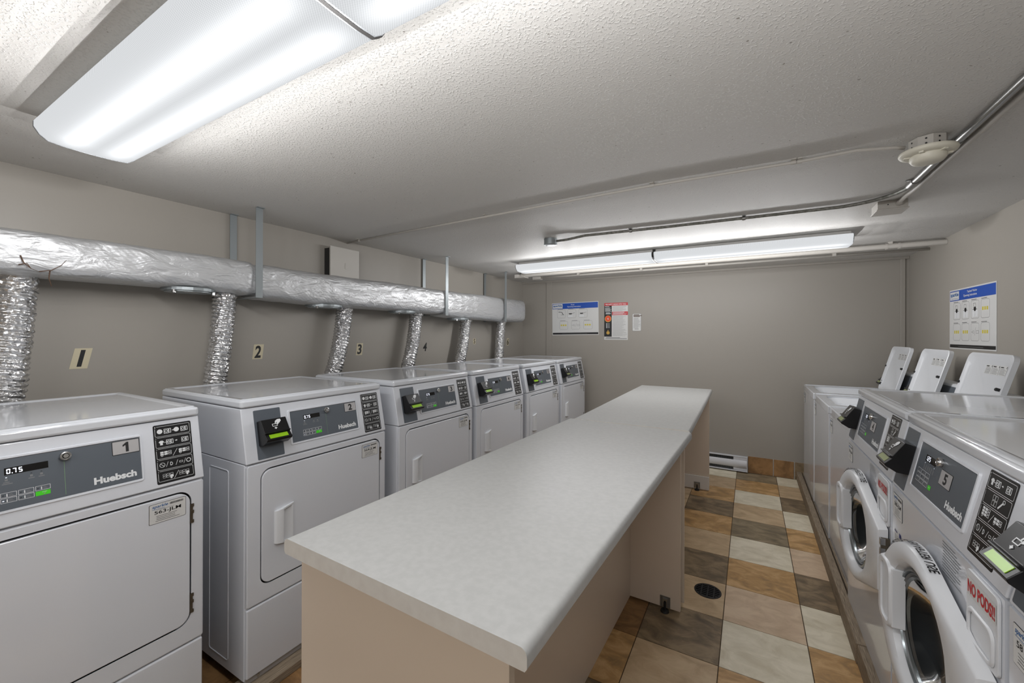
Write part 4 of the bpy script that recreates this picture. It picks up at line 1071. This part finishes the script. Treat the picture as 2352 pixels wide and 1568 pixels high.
# flexible dryer hoses
hoses = [(.425, 1.585, .390), (1.152, 1.592, 1.108), (1.912, 1.540, 1.822), (2.628, 1.540, 2.522), (3.338, 1.505, 3.224), (4.005, 1.505, 3.952)]
words = ['nearest one at the left frame edge', 'second one, dropping behind dryer 2', 'third one, dropping behind dryer 3', 'fourth one, dropping behind dryer 4', 'fifth one, dropping behind dryer 5', 'sixth one, nearest the back wall']
for k, (yt, zt_, yb) in enumerate(hoses):
    zt_ = duct_z(yt)[0] - .006
    t = thing('dryer_hose', 'crinkled silver foil dryer hose, ' + words[k], 'hose', (-2.452, yt, zt_), 0, 'silver foil hoses between duct and dryers')
    def f_hose(b, yt=yt, zt_=zt_, yb=yb, k=k):
        from mathutils import noise
        n = 300; P = []; z1 = .62
        for i in range(n + 1):
            f = i / n; z = zt_ + (z1 - zt_) * f; g = min(1, (zt_ - z) / (zt_ - 1.09))
            y = yt + (yb - yt) * (g * g * .55 + g * .45) + (0 if z > 1.09 else (1.09 - z) * -.10)
            P.append((0 + (.004 * math.sin(z * 9 + k)), y - yt, z - zt_))
        def rf(i, a, q):
            ph = i / n * 46 + a / (2 * PI)
            s = abs(math.sin(PI * ph)) ** .7
            nn = noise.noise(Vector((math.cos(a) * 3 + k * 7, math.sin(a) * 3, i * .22)))
            fade = min(1, i / 14)
            return (q - .0075 * (1 - s) * fade) + nn * .0055
        b.tube(P, .054 if k else .056, 'foil_hose', 40, True, rf)
    part('foil_tube', None, f_hose, t, smooth=True)
    part('collar', None, lambda b: b.lathe([(.058, -.004), (.059, -.010), (.058, -.018), (.056, -.020)], 'foil_hose', 28, (False, False)), t, smooth=True)

# access box high on the left wall
t = thing('wall_access_box', 'square painted access box high on the left wall behind the duct', 'access box', (XL, 1.95, 1.86))
part('box', None, lambda b: b.box(.001, .050, -.115, .125, -.115, .110, 'wall_paint'), t, bevel=.003, segs=1)
part('cover', None, lambda b: b.box(.052, .060, -.112, .130, -.118, .116, 'conduit_paint'), t, bevel=.003, segs=2)
part('latch', None, lambda b: b.box(.060, .063, .005, .017, -.03, .01, 'conduit_paint'), t)
part('side_gap', None, lambda b: b.box(.003, .052, -.117, -.1155, -.10, .10, 'dark_gap'), t)

# number stickers on the left wall
def sticker(num, yc, zc_, w, h, shear, face, tw, lab):
    def fn(b):
        b.T = frame((XL, yc, zc_), (0, 1, 0), (0, 0, 1)) @ Matrix(((1, shear, 0, 0), (0, 1, 0, 0), (0, 0, 1, 0), (0, 0, 0, 1)))
        if face: b.prism([(-w / 2, -h / 2), (w / 2, -h / 2), (w / 2, h / 2), (-w / 2, h / 2)], .0003, .0010, 'ivory')
        if num == '1': b.rect(-.0075, -h * .40, .0075, h * .42, .0014, 'print_black')
        else: b.text(num, -tw / 2, -h * .42, tw, h * .84, .0014, 'print_black', .03, .0)
    tag(part('number_sticker', None, fn, fix=False), lab, 'sticker', 'number stickers on the left wall')
sticker('1', .630, 1.252, .057, .090, .20, True, .0, 'cream wall sticker with slanted black numeral 1 above the first dryer')
sticker('2', 1.389, 1.256, .058, .088, .12, True, .036, 'cream wall sticker with black numeral 2')
sticker('3', 2.134, 1.250, .058, .090, .12, True, .038, 'yellowed wall sticker with black numeral 3')
sticker('4', 2.862, 1.250, .060, .092, .16, False, .048, 'black numeral 4 on the wall beside a hose')
sticker('5', 3.640, 1.292, .044, .060, .0, True, .026, 'small wall sticker with numeral 5, partly behind the fifth hose')
sticker('6', 4.348, 1.276, .052, .088, .10, True, .038, 'wall sticker with black numeral 6 nearest the back wall')

# ------------------------------------------------------------------ posters
def poster(T, W, Hh, title, rows, name, lab):
    def fn(b):
        b.T = T; z = .0022; K = 'print_black'
        b.prism([(0, 0), (W, 0), (W, Hh), (0, Hh)], .0003, .002, 'label_white')
        bl = Hh * .81
        b.rect(.006, bl, W - .006, Hh - .008, z, 'poster_blue')
        lw = W * .235; b.rect(.012, bl + .006, lw, Hh - .014, z + .0003, 'label_white'); b.text('sparkle', .018, bl + .022, lw - .026, (Hh - bl) * .42, z + .0006, 'brand_blue', .03)
        b.rect(.03, bl + .013, lw - .01, bl + .015, z + .0006, 'brand_blue')
        b.text(title, W * .42, Hh * .905, len(title) * W * .0155, Hh * .045, z + .0004, 'print_white', .01); b.text('Operating Instructions', W * .34, Hh * .845, W * .29, Hh * .048, z + .0004, 'print_white', .01)
        b.rect(.006, .008, W - .006, Hh * .075, z, 'print_black'); b.rect(W * .22, Hh * .041, W * .76, Hh * .046, z + .0003, 'print_grey')
        n = 0
        for (yy, xs, sz) in rows:
            for x in xs:
                x *= W; y = yy * Hh; s = sz * W; hh = s * rows_h
                b.oring(x, y, x + s, y + hh, s * .15, .0018, z, 'print_grey'); n += 1
                b.rect(x + s * .05, y + hh + .004, x + s * .7, y + hh + .007, z, K)
                k = icons[n - 1]
                if k == 'k': 
                    for c in range(3): b.rect(x + s * (.14 + c * .25), y + hh * .42, x + s * (.32 + c * .25), y + hh * .60, z, 'print_yellow'); 
                elif k == 'w':
                    b.face([(x + s * .2, y + hh * .1), (x + s * .8, y + hh * .1), (x + s * .8, y + hh * .5), (x + s * .2, y + hh * .5)], z, 'print_white'); b.line(x + s * .2, y + hh * .5, x + s * .8, y + hh * .5, .002, z + .0003, K)
                    b.line(x + s * .5, y + hh * .1, x + s * .5, y + hh * .5, .001, z + .0003, K)
                    b.disc(x + s * .5, y + hh * .53, s * .14, z + .0003, K, 10); b.oring(x + s * .3, y + hh * .58, x + s * .6, y + hh * .85, .002, .0015, z + .0005, K)
                elif k == 'b':
                    b.face([(x + s * .12, y + hh * .55), (x + s * .55, y + hh * .55), (x + s * .47, y + hh * .42), (x + s * .2, y + hh * .42)], z, K); b.line(x + s * .55, y + hh * .5, x + s * .85, y + hh * .62, .003, z, K); b.rect(x + s * .05, y + hh * .1, x + s * .6, y + hh * .3, z, 'print_white')
                elif k == 'h':
                    b.line(x + s * .15, y + hh * .75, x + s * .55, y + hh * .7, .006, z, K); b.line(x + s * .55, y + hh * .7, x + s * .72, y + hh * .40, .007, z, K); b.rect(x + s * .45, y + hh * .37, x + s * .85, y + hh * .40, z, K)
                else:
                    b.line(x + s * .05, y + hh * .5, x + s * .25, y + hh * .5, .0015, z, K); b.disc(x + s * .3, y + hh * .5, s * .09, z, K, 10, .0015); b.line(x + s * .45, y + hh * .3, x + s * .6, y + hh * .75, .0012, z, K); b.oring(x + s * .65, y + hh * .42, x + s * .95, y + hh * .58, .001, .0014, z, K)
    tag(part(name, None, fn), lab, 'poster')
rows_h = 0.92; icons = ['h', 'b', 'b', 'k', 'x', 'k']
poster(frame((-2.140, YB, 1.358), (1, 0, .014), (-.014, 0, 1)), .597, .398, 'Dryer', [(.53, (.115, .345, .585), .185), (.175, (.165, .425, .685), .185)], 'instruction_poster', 'white and blue dryer instruction poster on the back wall left of the red one')
rows_h = 1.05; icons = ['w', 'w', 'w', 'k', 'k', 'k', 'x', 'k']
poster(frame((XR, 3.894, 1.279), (0, -1, 0), (0, 0, 1)), .611, .388, 'Topload Washer', [(.49, (.095, .30, .505, .71), .17), (.14, (.095, .30, .505, .71), .17)], 'instruction_poster', 'white and blue topload washer instruction poster on the right wall')
def f_fire(b):
    W = .274; Hh = .428; z = .0022; b.T = frame((-1.477, YB, 1.308), (1, 0, 0), (0, 0, 1))
    b.prism([(0, 0), (W, 0), (W, Hh), (0, Hh)], .0003, .002, 'label_white')
    b.rect(0, Hh * .925, W, Hh, z, 'print_red'); b.text('FIRE SAFETY BEGINS WITH YOU!', W * .05, Hh * .942, W * .88, Hh * .036, z + .0004, 'print_white', .02)
    b.rect(0, Hh * .085, W * .325, Hh * .925, z, 'print_black'); b.rect(W * .335, Hh * .665, W, Hh * .76, z, 'print_red'); b.lines(W * .36, W * .98, Hh * .745, Hh * .682, 5, .003, z + .0004, 'print_white', 3)
    b.lines(W * .36, W * .97, Hh * .905, Hh * .78, 8, .0018, z, 'print_grey', 4); b.lines(W * .36, W * .97, Hh * .645, Hh * .11, 34, .0016, z, 'print_grey', 6)
    b.lines(W * .03, W * .30, Hh * .905, Hh * .90, 1, .006, z + .0004, 'print_white', 1); b.lines(W * .03, W * .32, Hh * .87, Hh * .77, 8, .0025, z + .0004, 'print_white', 9); b.lines(W * .06, W * .30, Hh * .74, Hh * .70, 3, .004, z + .0004, 'print_white', 12)
    cx, cy = W * .165, Hh * .57; b.disc(cx, cy, W * .142, z + .0004, 'print_gold', 26); b.disc(cx, cy + .003, W * .125, z + .0008, 'print_orange', 26); b.disc(cx, cy, W * .03, z + .0012, 'print_white', 12)
    b.line(cx - .02, cy - .01, cx + .025, cy + .012, .003, z + .0012, 'print_red')
    for k in range(4): b.rect(W * .08, Hh * (.425 - k * .035), W * .12, Hh * (.445 - k * .035), z + .0004, 'print_white'); b.rect(W * .13, Hh * (.43 - k * .035), W * .24, Hh * (.438 - k * .035), z + .0004, 'print_white')
    cy = Hh * .19; b.disc(cx, cy, W * .075, z + .0004, 'print_gold', 8, .006); b.disc(cx, cy, W * .045, z + .0004, 'print_gold', 10); b.rect(cx - .004, cy + W * .07, cx + .004, cy + W * .12, z + .0004, 'print_gold')
    b.lines(W * .05, W * .99, Hh * .060, Hh * .035, 2, .0045, z + .0004, 'print_black', 2)
tag(part('fire_safety_poster', None, f_fire), 'red, black and white fire safety poster on the back wall', 'poster')
def f_not(b):
    W = .098; Hh = .196; z = .0016; b.T = frame((-1.152, YB, 1.409), (1, 0, 0), (0, 0, 1))
    b.prism(rr(0, 0, W, Hh, .008, 3), .0003, .0014, 'print_grey'); b.face(rr(.003, .003, W - .003, Hh - .003, .006, 3), z, 'label_white')
    b.lines(W * .12, W * 1.1, Hh * .93, Hh * .83, 3, .007, z + .0004, 'rust', 2); b.lines(W * .12, W * .95, Hh * .75, Hh * .18, 17, .0022, z + .0004, 'print_grey', 5); b.rect(W * .25, Hh * .11, W * .72, Hh * .13, z + .0004, 'print_black')
tag(part('wall_notice', None, f_not), 'small white printed notice with dark heading right of the fire poster', 'notice')
